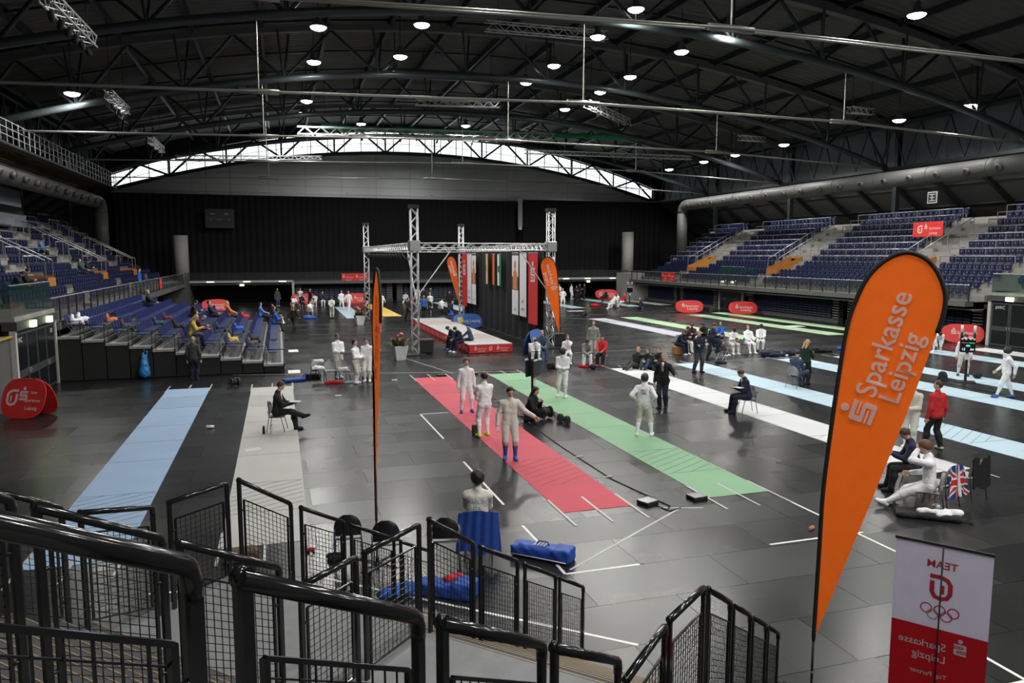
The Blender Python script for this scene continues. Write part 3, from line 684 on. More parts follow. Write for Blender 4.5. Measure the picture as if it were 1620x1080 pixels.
# ------------------------------------------------------------------ high-bay lamps
M_lens = mat('lamp_lens', (.9, .9, .9), .3, emit=(1.0, .985, .95), estr=28, var=0)
M_lampb = mat('lamp_housing', (.10, .10, .10), .5)
LAMPS = [(18, 36.6), (18.1, 41.7), (23.8, 42.1), (2.4, 41.8), (7.8, 41.6), (23.7, 48.9), (18, 48.7), (23.7, 54), (23.6, 61.1), (2.5, 49.2), (7.7, 48.4), (8, 52.7), (17.8, 54), (-11, 50), (2.5, 61.5), (2.4, 66.6),
         (7.9, 73.6), (17.9, 73.1), (41.6, 43.3), (41.7, 37.8), (41.5, 55.7), (41.4, 62.7), (41.4, 68.2), (41.4, 75.3), (23.8, 37.0)]
OFFL = [(2.4, 30.5), (7.8, 25), (18, 30.5), (23.7, 25), (18, 17), (30, 17), (41.5, 25), (30, 30.5), (10, 8), (26, 6), (2, 3), (11, 3), (20, 3), (2, -5), (11, -6), (20, -6), (29, -4)]  # out of view; those nearest the camera added to front-light flags and people
lamp_parts = None
def lamp(x, y, label, group):
    global lamp_parts
    z = low(max(-17, min(48, x))) + .5
    t = thing('high_bay_lamp', label, 'lamp', (x, y, z), group=group)
    if lamp_parts is None:
        a = MB().lathe([(.0, .62), (.16, .6), (.18, .3), (.24, .24), (.46, .03), (.48, 0), (.44, .0)], 18).mesh('housing')
        b = MB().lathe([(.0, -.16), (.2, -.14), (.36, -.07), (.43, .02), (.43, .03)], 18).mesh('lens'); c = MB().tube((0, 0, 0), (0, 0, 1), .03, 6).mesh('stem')
        lamp_parts = (a, b, c)
    link('housing', lamp_parts[0], t, M_lampb); link('lens', lamp_parts[1], t, M_lens, loc=(0, 0, -.005)); link('stem', lamp_parts[2], t, M_steel, loc=(0, 0, .6), scl=(1, 1, top(x) + (.105 if min(abs(x - q) for q in PURL) < .45 else .47 if x > 36 else .3) - z - .6))
    ld = bpy.data.lights.new('lamp_light', 'SPOT'); ld.energy = LAMP_W * (4 if y > 22 else 3.4 if y > 4 else 5.5); ld.spot_size = R(172); ld.spot_blend = .45; ld.shadow_soft_size = .35; ld.color = (1.0, .985, .94)
    lo = bpy.data.objects.new('lamp_light', ld); COL.objects.link(lo); lo.parent = t; lo.location = (0, 0, -.22)
def lamp_label(x, y):
    ln = 'over the bleacher stand' if x < -3 else 'in the line over the grey piste' if x < 5 else 'in the line over the red piste' if x < 12 else 'in the line over the white piste' if x < 21 else 'in the line over the lavender piste' if x < 27 else 'over the far pistes' if x < 36 else 'in the line before the metal duct'
    by = 'added unseen over the near stand' if y < 0 else 'unseen over the stairs' if y < 20 else 'over the piste ends' if y < 34 else 'near the truss above the stage gate' if y < 45 else 'near the truss beyond the gate' if y < 57 else 'near the truss before the green net' if y < 70 else 'near the end window'
    return 'high-bay lamp %s, %s' % (ln, by), 'high-bay lamps %s %s' % (ln, by)
for x, y in LAMPS + OFFL: lamp(x, y, *lamp_label(x, y))
# ------------------------------------------------------------------ aluminium box trusses
def box_truss_mb(L_, w=.29, step=.32, r=.022):
    mb = MB()
    for a in (-1, 1):
        for b in (-1, 1): mb.tube((0, a * w / 2, b * w / 2), (L_, a * w / 2, b * w / 2), r, 6)
    n = max(2, int(L_ / step)); s = L_ / n
    for k in range(n):
        e = 1 if k % 2 == 0 else -1
        for a in (-1, 1):
            mb.tube((k * s, a * w / 2, -e * w / 2), ((k + 1) * s, a * w / 2, e * w / 2), r * .6, 4, cap=False)
            mb.tube((k * s, -e * w / 2, a * w / 2), ((k + 1) * s, e * w / 2, a * w / 2), r * .6, 4, cap=False)
    return mb
def spot_mb():
    return MB().lathe([(.0, -.12), (.07, -.11), (.10, .0), (.10, .22), (.085, .22)], 10)
def sky_truss(label, p, q, w=.45, spots=0, hang=True):
    p = Vector(p); q = Vector(q); d = q - p
    t = thing('lighting_truss', label, 'truss', p)
    o = part('box_truss', box_truss_mb(d.length, w, w * 1.1, .035), M_alu, t); o.rotation_mode = 'QUATERNION'; o.rotation_quaternion = d.to_track_quat('X', 'Z')
    if hang:
        for f in (.1, .9):
            c = d * f; zt = top(p.x + c.x) + .45
            if zt > p.z + c.z + .3: bar('chain', c, (c.x, c.y, zt - p.z), .025, M_steel, t, 4)
    for k in range(spots):
        c = d * ((k + .5) / spots); s = part('spotlight', spot_mb(), M_black, t, loc=(c.x, c.y, c.z - .55), rot=(R(25), 0, k))
    return t
sky_truss('short bright aluminium truss hung high beside a lamp near the roof crown', (12.0, 44, 18.3), (19.7, 44, 18.35), .5)
sky_truss('short aluminium truss hung under the tie rods over the stage', (10.3, 58, 16.5), (16.9, 58, 16.7), .4)
sky_truss('aluminium truss tilted along the hall under the third roof truss', (23.0, 55, 16.6), (29.0, 60, 16.3), .5, 2)
sky_truss('long aluminium lighting truss with spots hung below the green net', (1.9, 68, 15.6), (25.3, 68, 16.1), .6, 8)
sky_truss('second aluminium lighting truss just under the end truss', (6.0, 72, 16.2), (24.0, 74, 16.6), .5, 5)
sky_truss('far thin aluminium truss crossing one end of the crescent window', (22.9, 70, 14.9), (41.0, 70, 15.0), .35)
sky_truss('short truss with lights along the dark roof edge over the bleacher', (-6.6, 27.5, 13.0), (-6.6, 33.5, 13.2), .4, 6)
sky_truss('small truss with lights over the control cabin side, under the second roof truss', (-8.4, 46, 13.6), (-8.4, 51, 13.6), .4, 3)
sky_truss('farther small truss with lights on the catwalk side', (-8.4, 60, 13.2), (-8.4, 65.5, 13.2), .4, 3)
sky_truss('truss hanging level before the catwalk end of the crescent window', (-8.0, 70, 13.2), (4.0, 70, 13.6), .3)
sky_truss('small dark truss with floodlights beside the lamps before the duct', (38.0, 44, 15.0), (41.8, 46, 15.4), .4, 3)
sky_truss('small dark truss with floodlights farther along the lamps before the duct', (38.0, 57, 15.0), (41.8, 59, 15.3), .4, 3)
sky_truss('near small truss over the grandstand beside a bright lamp', (42.5, 34, 15.3), (47.0, 37, 15.8), .4, 2)
# green net gathered on a line
mb = MB(); rs = random.Random(5)
mb.path([(4.0 + 30.6 * k / 60, 69 + .1 * rs.random(), 16.05 + .45 * k / 60 + .12 * rs.random()) for k in range(61)], [.16 + .16 * rs.random() for k in range(61)], 7)
o = part('gathered_net', mb, mat('net_green', (.02, .30, .13), .8), None); tag(o, 'green safety net gathered along a line under the roof', 'net')
# ------------------------------------------------------------------ foreground stairs and railings (45 degree corner stair)
AZ = 46.2; SRZ = R(90 - AZ)
def zr(s):
    if s < 3.46: return 2.9 + (3.5 - s) * .579
    if s < 5.0: return 2.8
    return 2.73 - (s - 5.0) * .563
st = link('stairs', MB().box(-.4, .55, -3, 6.1, 3.0, 3.45).mesh('stairs'), None, mat('stair_concrete', (.12, .12, .115), .8, bump=.15, bscale=30), rot=(0, 0, SRZ), kind='structure')
M_tread = mat('tread_grey', (.05, .05, .05), .75, bump=.15, bscale=25); M_nose = mat('nosing_cream', (.27, .20, .12), .5, .2)
def tread(s0, s1, z):
    tr = part('tread', MB().box(s0, s1 + .02, 1.15, 6.0, z - .16, z), M_tread, st)
    part('nosing', MB().box(s1 + .012, s1 + .022, 1.16, 5.99, z - .004, z + .003), M_nose, tr)
    part('nosing', MB().box(s1 - .055, s1 - .047, 1.16, 5.99, z, z + .003), M_nose, tr)
for k in range(10):
    tread(.55 + .295 * k, .55 + .295 * (k + 1), 3.45 - .165 * k - .005)
part('landing', MB().box(3.5, 5.0, 1.15, 6.0, 1.62, 1.8), mat('landing_grey', (.16, .165, .17), .7, bump=.15, bscale=20), st)
part('nosing', MB().box(4.99, 5.003, 1.16, 5.99, 1.797, 1.804), M_nose, st)
for k in range(10):
    tread(5.0 + .3 * k, 5.0 + .3 * (k + 1), 1.8 - .172 * (k + 1) + .001)
part('cheek', MB().prism([(0.0, 3.4), (3.5, 1.62), (5.0, 1.62), (8.1, 0), (0, 0)], 1.05, 1.13), M_black, st)
part('cheek', MB().prism([(0.0, 3.4), (3.5, 1.62), (5.0, 1.62), (8.1, 0), (0, 0)], 6.02, 6.1), M_black, st)
M_rail = mat('railing_paint', (.009, .0095, .010), .13, var=.05)
M_wire = mat('railing_wire', (.010, .0105, .011), .35)
def railing(n, label, panels):
    t = thing('stair_railing', label, 'railing', (0, 0, 0), SRZ)
    for s0, s1 in panels:
        z0, z1 = zr(s0 + .01), zr(s1 - .01)
        m = MB(); a = (s1 - s0)
        pts = [(s0 + .012, n, z0), (s1 - .05, n, z1 - (z1 - z0) * .05 / a), (s1 - .033, n, z1 - (z1 - z0) * .03 / a - .004), (s1 - .025, n, z1 - .018), (s1 - .024, n, z1 - .05)]
        part('top_rail', m.path(pts, .0235, 12), M_rail, t)
        part('post', MB().bevbox(s0, s0 + .045, n - .014, n + .014, z0 - 1.06, z0 + .0, .006).tube((s0 + .0225, n - .014, z0), (s0 + .0225, n + .014, z0), .0235, 12), M_rail, t)
        part('post', MB().bevbox(s1 - .047, s1 - .002, n - .014, n + .014, z1 - 1.06, z1 - .03, .006), M_rail, t)
        fa, fb = s0 + .075, s1 - .075; slope = (z1 - z0) / a
        zt = lambda s: z0 + slope * (s - s0) - .17
        fr = MB()
        for dz in (0, -.74):
            fr.tube((fa, n, zt(fa) + dz), (fb, n, zt(fb) + dz), .009, 4)
        for s in (fa, fb): fr.tube((s, n, zt(s)), (s, n, zt(s) - .74), .012, 4)
        for s, z in ((s0 + .05, zt(fa) - .1), (s0 + .05, zt(fa) - .62), (s1 - .05, zt(fb) - .1), (s1 - .05, zt(fb) - .62)): fr.tube((s - .02, n, z), (s + .02, n, z), .012, 6)
        f = part('mesh_frame', fr, M_rail, t)
        w = MB(); k = int((fb - fa) / .05)
        for q in range(1, k): s = fa + (fb - fa) * q / k; w.tube((s, n, zt(s)), (s, n, zt(s) - .74), .0032, 4, cap=False, smooth=False)
        for q in range(1, 15): dz = -.74 * q / 15; w.tube((fa, n + .005, zt(fa) + dz), (fb, n + .005, zt(fb) + dz), .0032, 4, cap=False, smooth=False)
        part('wire_mesh', w, M_wire, f, kind='stuff')
    return t
railing(1.27, 'near black stair railing whose wire panels step down beside the big orange flag', [(.1, .98), (1.06, 1.74), (1.82, 2.56), (2.63, 3.42), (3.5, 4.2), (4.25, 5.1), (5.2, 5.98), (6.06, 6.84), (6.92, 7.7), (7.78, 8.5)])
railing(3.57, 'middle black stair railing with wire panels, in front of the seated fencer with blue jacket', [(.3, 1.0), (1.1, 1.8), (1.86, 2.54), (2.6, 3.36), (3.5, 4.1), (4.15, 4.88), (4.98, 5.72), (5.8, 6.58), (6.7, 7.5), (7.56, 8.3)])
railing(5.86, 'black stair railing with wire panels standing before the grey piste', [(1.9, 2.55), (2.62, 3.3), (3.4, 4.08), (4.2, 4.88), (4.98, 5.7), (5.8, 6.52), (6.6, 7.45), (7.55, 8.25)])
# ------------------------------------------------------------------ fencing pistes
PIS = {'red': (.52, .055, .085), 'green': (.20, .38, .22), 'skyblue': (.30, .43, .62), 'grey': (.46, .46, .44), 'white': (.60, .615, .625), 'paleblue': (.42, .56, .65), 'lavender': (.40, .41, .47), 'lime': (.37, .56, .32), 'yellow': (.80, .56, .14)}
M_mark = mat('piste_mark', (.10, .12, .13), .7)
def piste(x0, y0, y1, col, label, tapes=True, w=1.5, marks=True):
    m = mat('piste_' + col, PIS[col], .75, var=.05, scale=.8, bump=.08, bscale=80)
    t = thing('fencing_piste', label, 'piste', (x0, y0, 0)); L_ = y1 - y0
    part('mat', MB().box(0, w, 0, L_, 0, .007), m, t)
    if marks:
        for e in (0, 1):
            mb = MB(); Y = (lambda v: v) if e == 0 else (lambda v: L_ - v)
            mb.box(.02, w - .02, min(Y(1.77), Y(1.79)), max(Y(1.77), Y(1.79)), .007, .0085)
            mb.box(.02, w - .02, min(Y(3.78), Y(3.8)), max(Y(3.78), Y(3.8)), .007, .0085)
            for k in range(9):
                a, b = 1.4 + .3 * k, 2.0 + .3 * k; xa, xb = .04, w - .04
                pa = [(xa, a), (xb, b + .25)]
                if pa[0][1] < 1.79: f = (1.79 - pa[0][1]) / (pa[1][1] - pa[0][1]); pa[0] = (xa + (xb - xa) * f, 1.79)
                if pa[1][1] > 3.78: f = (3.78 - pa[0][1]) / (pa[1][1] - pa[0][1]); pa[1] = (pa[0][0] + (xb - pa[0][0]) * f, 3.78)
                if pa[1][0] <= pa[0][0]: continue
                mb.tube((pa[0][0], Y(pa[0][1]), .0072), (pa[1][0], Y(pa[1][1]), .0072), .006, 4, cap=False, smooth=False)
            part('warning_hatch', mb, M_mark, t)
        for y in (L_ / 2, L_ / 2 - 2, L_ / 2 + 2): part('guard_line', MB().box(.02, w - .02, y - .008, y + .008, .007, .0085), M_mark, t)
    if tapes:
        for e in (0, L_):
            for x in (0.0, w / 2, w): part('tape_strip', MB().box(x - .025, x + .025, e - .75, e + .8, .0088, .0105), M_tapeg, t)
    return t
piste(5.13, 13.28, 30.28, 'red', 'red fencing piste with three fencers in white standing on it')
piste(8.35, 13.26, 30.36, 'green', 'mid-green fencing piste beside the red one')
piste(-4.13, 13.3, 30.37, 'skyblue', 'sky-blue fencing piste lying alone beside the bleacher')
piste(-1.13, 13.3, 29.85, 'grey', 'grey fencing piste with the seated referee in black on its edge')
piste(13.95, 13.3, 30.3, 'white', 'white fencing piste next to the standing referee in a black suit')
piste(17.4, 13.4, 30.75, 'paleblue', 'pale blue fencing piste under the chair of the referee in a navy suit')
piste(22.9, 13.6, 30.7, 'paleblue', 'pale blue fencing piste with the masked fencer in blue shoes')
piste(26.2, 13.6, 30.7, 'paleblue', 'pale blue fencing piste on which the bare-headed fencer stands behind the scoring stand')
piste(32.0, 13.6, 31.2, 'paleblue', 'pale blue fencing piste under the fencer who bends down')
piste(35.2, 13.6, 31.2, 'white', 'white fencing piste in front of the door marked WC')
piste(23.5, 38.6, 55.3, 'lavender', 'lavender-grey fencing piste lying empty beside the lime one', False)
piste(26.5, 38.6, 55.7, 'lime', 'lime green fencing piste behind the group seated round the folding stool', False)
piste(33.1, 39.2, 56.4, 'lime', 'lime green fencing piste in front of the two red oval banners', False)
piste(36.3, 39.4, 58.0, 'lime', 'lime green fencing piste nearest the folded blue bleachers', False)
piste(26.6, 66.8, 82.0, 'paleblue', 'far pale blue fencing piste with a fencer walking on it', False, marks=False)
piste(32.9, 67.4, 82.2, 'paleblue', 'far pale blue fencing piste behind the three seated fencers', False, marks=False)
piste(36.9, 68.4, 81.5, 'white', 'far white fencing piste along the folded bleacher', False, marks=False)
piste(5.1, 61.3, 75.3, 'paleblue', 'small far pale blue fencing piste beside the yellow one', False, marks=False)
piste(8.2, 62.3, 78.5, 'yellow', 'far yellow fencing piste behind the stage gate', False, marks=False)
piste(15.6, 66, 80, 'paleblue', 'far pale blue fencing piste glimpsed behind the group by the stage', False, marks=False)
# ------------------------------------------------------------------ feather flags
FL = [(.75, -.011), (1.12, -.007), (1.78, .004), (2.43, .014), (3.06, .056), (3.69, .109), (4.23, .17), (4.5, .23), (4.77, .337), (4.95, .493), (5.033, .674)]
FR = [(.75, -.011), (.987, .064), (1.90, .34), (2.78, .603), (3.47, .803), (4.0, .946), (4.265, 1.016), (4.458, 1.055), (4.636, 1.051), (4.837, .972), (4.976, .853), (5.033, .674)]
def smooth_curve(P, n=4):
    Q = []
    for i in range(len(P) - 1):
        p0, p1, p2, p3 = [np.array(P[max(0, min(len(P) - 1, i + k))]) for k in (-1, 0, 1, 2)]
        for k in range(n):
            t = k / n; Q.append(tuple(.5 * ((2 * p1) + (p2 - p0) * t + (2 * p0 - 5 * p1 + 4 * p2 - p3) * t * t + (3 * p1 - p0 - 3 * p2 + p3) * t ** 3)))
    return Q + [P[-1]]
_al = smooth_curve(FL + FR[::-1][1:], 5); _tp = max(range(len(_al)), key=lambda i: _al[i][0])
FL = _al[:_tp + 1]; FR = _al[_tp:][::-1]
def ip(T, z): return float(np.interp(z, [p[0] for p in T], [p[1] for p in T]))
def ripple(u, z): return .014 * math.sin(u * 9 - z * 2.2) * min(1, max(0, (5.0 - z))) + .006 * math.sin(u * 19 - z * 4.0)
def feather_flag(label, loc, rz, scale=1.0):
    t = thing('feather_flag', label, 'flag', loc, rz, scl=scale)
    zs = list(np.linspace(.76, 4.4, 26)) + list(np.linspace(4.45, FL[-1][0] - .002, 22))
    mb = MB(); nu = 14; v = []
    for z in zs:
        a, b = ip(FL, z), ip(FR, z)
        for i in range(nu + 1): u = a + (b - a) * i / nu; v.append((u, ripple(u, z), z))
    mb.add(v, [(j * (nu + 1) + i, j * (nu + 1) + i + 1, (j + 1) * (nu + 1) + i + 1, (j + 1) * (nu + 1) + i) for j in range(len(zs) - 1) for i in range(nu)], 0, True)
    fab = part('banner_cloth', mb, M_orangef, t)
    hem = [(-.011, 0, .72)] + [(u, 0, z) for z, u in FL[1:]] + [(u, 0, z) for z, u in FR[::-1][1:] if z > 4.2]
    part('pole_sleeve', MB().path(hem, [.016] + [.024] * (len(hem) - 1), 8), M_black, t)
    part('pole', MB().tube((-.012, 0, .03), (-.011, 0, .8), .014, 8), M_steel, t)
    b = MB().tube((-.012, 0, .02), (-.012, 0, .14), .03, 10)
    for a in range(4): b.tube((-.012, 0, .02), (-.012 + .42 * math.cos(R(45 + 90 * a)), .42 * math.sin(R(45 + 90 * a)), .012), .012, 6)
    part('cross_base', b, M_steel, t)
    part('clip', MB().tube((-.011, -.02, .36), (-.011, .02, .36), .012, 6).tube((.0, 0, .30), (.0, 0, .46), .006, 4), M_silver, t)
    tx = MB(); d = Vector((.262, 0, .965)).normalized(); up = Vector((-.965, 0, .262)).normalized()
    for off in (-.022, .022):
        post = lambda p, o=off: Vector((p.x, ripple(p.x, p.z) + o, p.z))
        put_text(tx, 'Sparkasse', frame((.468, 0, 3.515), d, up), width=1.13, align='l', bold=.012, post=post)
        put_text(tx, 'Leipzig', frame((.688, 0, 3.475), d, up), width=.74, align='l', bold=.012, post=post)
        bank_logo(tx, frame((.475, 0, 3.325), d, up), .34, post=post)
    part('lettering', tx, M_print, fab)
    return t
feather_flag('big orange feather flag with white lettering standing beside the roll-up banner', (5.58, 6.6, 0), R(-40.2))
feather_flag('orange feather flag seen edge-on behind the stair railing by the black chairs', (1.38, 11.9, 0), R(270.5), .955)
feather_flag('far orange feather flag behind the stage, past the hanging banners', (15.5, 66.4, 0), R(162), .98)
feather_flag('orange feather flag beside the stage truss tower next to the red hanging banner', (14.25, 37.4, 0), R(158), .98)
# ------------------------------------------------------------------ implicit surfaces -> one continuous mesh
def surfnet(field, lo, res):
    v = field; ins = v < 0
    nx, ny, nz = v.shape; cs = (nx - 1, ny - 1, nz - 1)
    acc = np.zeros(cs + (3,)); cnt = np.zeros(cs)
    def sub(a, dx, dy, dz): return a[dx:nx - 1 + dx, dy:ny - 1 + dy, dz:nz - 1 + dz]
    cor = [(i, j, k) for i in (0, 1) for j in (0, 1) for k in (0, 1)]
    for a in range(8):
        for b in range(a + 1, 8):
            ca, cb = cor[a], cor[b]
            if sum(abs(p - q) for p, q in zip(ca, cb)) != 1: continue
            va, vb = sub(v, *ca), sub(v, *cb); x = (va < 0) != (vb < 0)
            if not x.any(): continue
            t = np.where(x, va / np.where(x, va - vb, 1), 0)
            for d in range(3): acc[..., d] += np.where(x, ca[d] + (cb[d] - ca[d]) * t, 0)
            cnt += x
    act = cnt > 0
    if not act.any(): return [], []
    idx = np.full(cs, -1, int); idx[act] = np.arange(act.sum())
    g = np.argwhere(act); P = (g + acc[act] / cnt[act][:, None]) * res + np.array(lo)
    F = []
    for ax in range(3):
        o1, o2 = [d for d in range(3) if d != ax]
        sl0 = [slice(None)] * 3; sl1 = [slice(None)] * 3; sl0[ax] = slice(0, -1); sl1[ax] = slice(1, None)
        a, b = ins[tuple(sl0)], ins[tuple(sl1)]; x = a != b
        e = np.argwhere(x)
        e = e[(e[:, o1] > 0) & (e[:, o2] > 0) & (e[:, o1] < v.shape[o1] - 1) & (e[:, o2] < v.shape[o2] - 1)]
        if len(e) == 0: continue
        def at(d1, d2):
            q = e.copy(); q[:, o1] -= d1; q[:, o2] -= d2; return idx[q[:, 0], q[:, 1], q[:, 2]]
        q = np.stack([at(1, 1), at(0, 1), at(0, 0), at(1, 0)], 1)
        fl = a[e[:, 0], e[:, 1], e[:, 2]]
        if ax == 1: fl = ~fl
        q[~fl] = q[~fl][:, ::-1]
        F.append(q)
    return P, np.concatenate(F)
def np_mesh(name, P, F, smooth=True):
    me = bpy.data.meshes.new(name)
    if len(P) == 0: return me
    me.from_pydata(P.tolist(), [], F.tolist())
    if smooth: me.polygons.foreach_set('use_smooth', [True] * len(me.polygons))
    me.update(); return me
def sdf_mesh(name, prims, res, k=.03, noise=0.0, seed=0, cut=None):
    """prims: ('c', a, b, ra, rb) round cone | ('e', centre, radii, 3x3 axes)"""
    lo = np.full(3, 1e9); hi = -lo
    for p in prims:
        if p[0] == 'c': r = max(p[3], p[4]); pts = np.array([p[1], p[2]]); l, h = pts.min(0) - r, pts.max(0) + r
        elif p[0] == 'b': rr = np.array(p[2]) + p[3]; l, h = np.array(p[1]) - rr, np.array(p[1]) + rr
        else: r = np.array(p[3]).T @ np.diag(p[2]); rr = np.sqrt((r ** 2).sum(1)); l, h = np.array(p[1]) - rr, np.array(p[1]) + rr
        lo = np.minimum(lo, l); hi = np.maximum(hi, h)
    lo = lo - 2.5 * res; n = np.ceil((hi + 2.5 * res - lo) / res).astype(int) + 1
    ax = [lo[d] + np.arange(n[d]) * res for d in range(3)]
    V = np.full(tuple(n), 1.0)
    for p in prims:
        if p[0] == 'c': r = max(p[3], p[4]); pts = np.array([p[1], p[2]]); l, h = pts.min(0) - r, pts.max(0) + r
        elif p[0] == 'b': rr = np.array(p[2]) + p[3]; l, h = np.array(p[1]) - rr, np.array(p[1]) + rr
        else: r = np.array(p[3]).T @ np.diag(p[2]); rr = np.sqrt((r ** 2).sum(1)); l, h = np.array(p[1]) - rr, np.array(p[1]) + rr
        m = k + 2.2 * res
        i0 = np.maximum(((l - m - lo) / res).astype(int), 0); i1 = np.minimum(np.ceil((h + m - lo) / res).astype(int) + 1, n)
        X, Y, Z = np.meshgrid(*[ax[d][i0[d]:i1[d]] for d in range(3)], indexing='ij')
        Q = np.stack([X, Y, Z], -1)
        if p[0] == 'c':
            a, b = np.array(p[1], float), np.array(p[2], float); d = b - a; L2 = max((d ** 2).sum(), 1e-9)
            t = np.clip(((Q - a) @ d) / L2, 0, 1); D = np.linalg.norm(Q - a - t[..., None] * d, axis=-1) - (p[3] + (p[4] - p[3]) * t)
        elif p[0] == 'b':
            q = np.abs(Q - np.array(p[1])) - np.array(p[2]); D = np.linalg.norm(np.maximum(q, 0), axis=-1) + np.minimum(q.max(-1), 0) - p[3]
        else:
            q = (Q - np.array(p[1])) @ np.array(p[3]).T; r = np.array(p[2]); k0 = np.linalg.norm(q / r, axis=-1); k1 = np.linalg.norm(q / r ** 2, axis=-1) + 1e-6
            D = k0 * (k0 - 1) / k1
        s = (slice(i0[0], i1[0]), slice(i0[1], i1[1]), slice(i0[2], i1[2])); A = V[s]
        hh = np.clip(.5 + .5 * (A - D) / k, 0, 1); V[s] = A * (1 - hh) + D * hh - k * hh * (1 - hh)
    if noise > 0 or cut is not None:
        X, Y, Z = np.meshgrid(*ax, indexing='ij')
        if noise > 0:
            V = V + noise * (np.sin(X * 17 + seed + 3 * np.sin(Z * 7 + Y * 5 + seed)) * np.sin(Y * 15 + 2.5 * np.sin(Z * 9 + X * 8)) + .7 * np.sin(Z * 19 + 3 * np.sin(X * 8 + Y * 9 + seed)))
        if cut is not None: V = np.maximum(V, cut(X, Y, Z))
    return np_mesh(name, *surfnet(V, lo, res))
# ------------------------------------------------------------------ people
def ik(a, b, l1, l2, hint):
    a, b, hint = np.array(a, float), np.array(b, float), np.array(hint, float); d = b - a; L_ = np.linalg.norm(d); u = d / max(L_, 1e-6)
    if L_ > (l1 + l2) * .998: b = a + u * (l1 + l2) * .998; L_ = (l1 + l2) * .998
    c = (l1 * l1 - l2 * l2 + L_ * L_) / (2 * L_); hgt = math.sqrt(max(l1 * l1 - c * c, 0))
    w = hint - u * (hint @ u); w = w / max(np.linalg.norm(w), 1e-6)
    return a + u * c + w * hgt, b
def rotz(v, a): c, s = math.cos(a), math.sin(a); return np.array([v[0] * c - v[1] * s, v[0] * s + v[1] * c, v[2]])
POSES = {
 'stand': dict(),
 'apart': dict(la=(-.10, 0), ra=(.10, .02)),
 'front': dict(lh=(-.03, .17, .60), rh=(.03, .17, .60)),                       # hands joined before the belly
 'crossed': dict(lh=(.07, .13, .66), rh=(-.07, .15, .68)),
 'walk': dict(la=(-.05, .17), ra=(.05, -.15), lh=(-.16, -.08, .50), rh=(.16, .12, .52)),
 'step': dict(la=(-.07, .12), ra=(.06, -.05)),
 'reach': dict(lh=(-.32, .10, .60), nod=28, la=(-.07, .03), ra=(.06, -.02)),
 'point': dict(lh=(-.34, .12, .66)),
 'hips': dict(lh=(-.16, .03, .60), rh=(.16, .03, .60), la=(-.10, -.02), ra=(.12, .05)),
 'back': dict(lh=(-.03, -.10, .52), rh=(.03, -.10, .54)),
 'write': dict(lh=(-.05, .24, .66), rh=(.05, .20, .68), nod=35, la=(-.05, .16, .26), ra=(.05, -.05), lean=10),
 'read': dict(lh=(-.07, .22, .66), rh=(.06, .20, .68), nod=30),
 'sit': dict(pz='sit', la=(-.07, .27), ra=(.07, .27), lh=(-.06, .24, .40), rh=(.06, .24, .40)),
 'sitback': dict(pz='sit', la=(-.06, .34), ra=(.08, .30), lh=(-.09, .18, .38), rh=(.09, .18, .38), lean=-12),
 'sitbend': dict(pz='sit', la=(-.09, .27), ra=(.09, .27), lh=(-.03, .32, .36), rh=(.03, .33, .36), lean=32, nod=45),
 'sitphone': dict(pz='sit', la=(-.08, .26), ra=(.08, .28), lh=(-.04, .25, .46), rh=(.04, .25, .46), lean=12, nod=40),
 'sitchin': dict(pz='sit', la=(-.07, .26), ra=(.07, .27), lh=(-.02, .17, .66), rh=(.08, .22, .42), lean=14),
 'sitcross': dict(pz='sit', la=(-.04, .28), ra=(.0, .40, .24), lh=(-.04, .24, .44), rh=(.05, .25, .45), nod=32, lean=4),
 'sitlegs': dict(pz='sit', la=(-.05, .44, .05), ra=(.07, .40, .05), lh=(-.035, .13, .70), rh=(.09, .2, .40), lean=4, nod=30),
 'stagesit': dict(pz=.33, la=(-.09, .27), ra=(.09, .27), lh=(-.03, .30, .38), rh=(.03, .31, .38), lean=34, nod=50),
 'floor': dict(pz=.075, la=(-.05, .44, .05), ra=(.06, .42, .05), lh=(-.17, -.18, .06), rh=(.17, -.18, .06), lean=-16, kh=(0, .2, 1)),
 'floorhug': dict(pz=.075, la=(-.05, .30, .05), ra=(.06, .29, .05), lh=(-.03, .24, .22), rh=(.03, .24, .22), lean=10, kh=(0, .2, 1)),
 'crouch': dict(pz=.17, la=(-.09, .04), ra=(.09, -.02), lh=(-.06, .24, .36), rh=(.06, .24, .38), lean=24, nod=10, kh=(0, 1, .6)),
 'kneel': dict(pz=.22, la=(-.07, .16), ra=(.08, -.12), lh=(-.1, .22, .25), rh=(.05, .2, .25), lean=25, nod=25, kh=(0, 1, .5)),
 'bend': dict(pz=.50, la=(-.09, .03), ra=(.09, .0), lh=(-.06, .24, .20), rh=(.05, .24, .20), lean=88, nod=25),
}
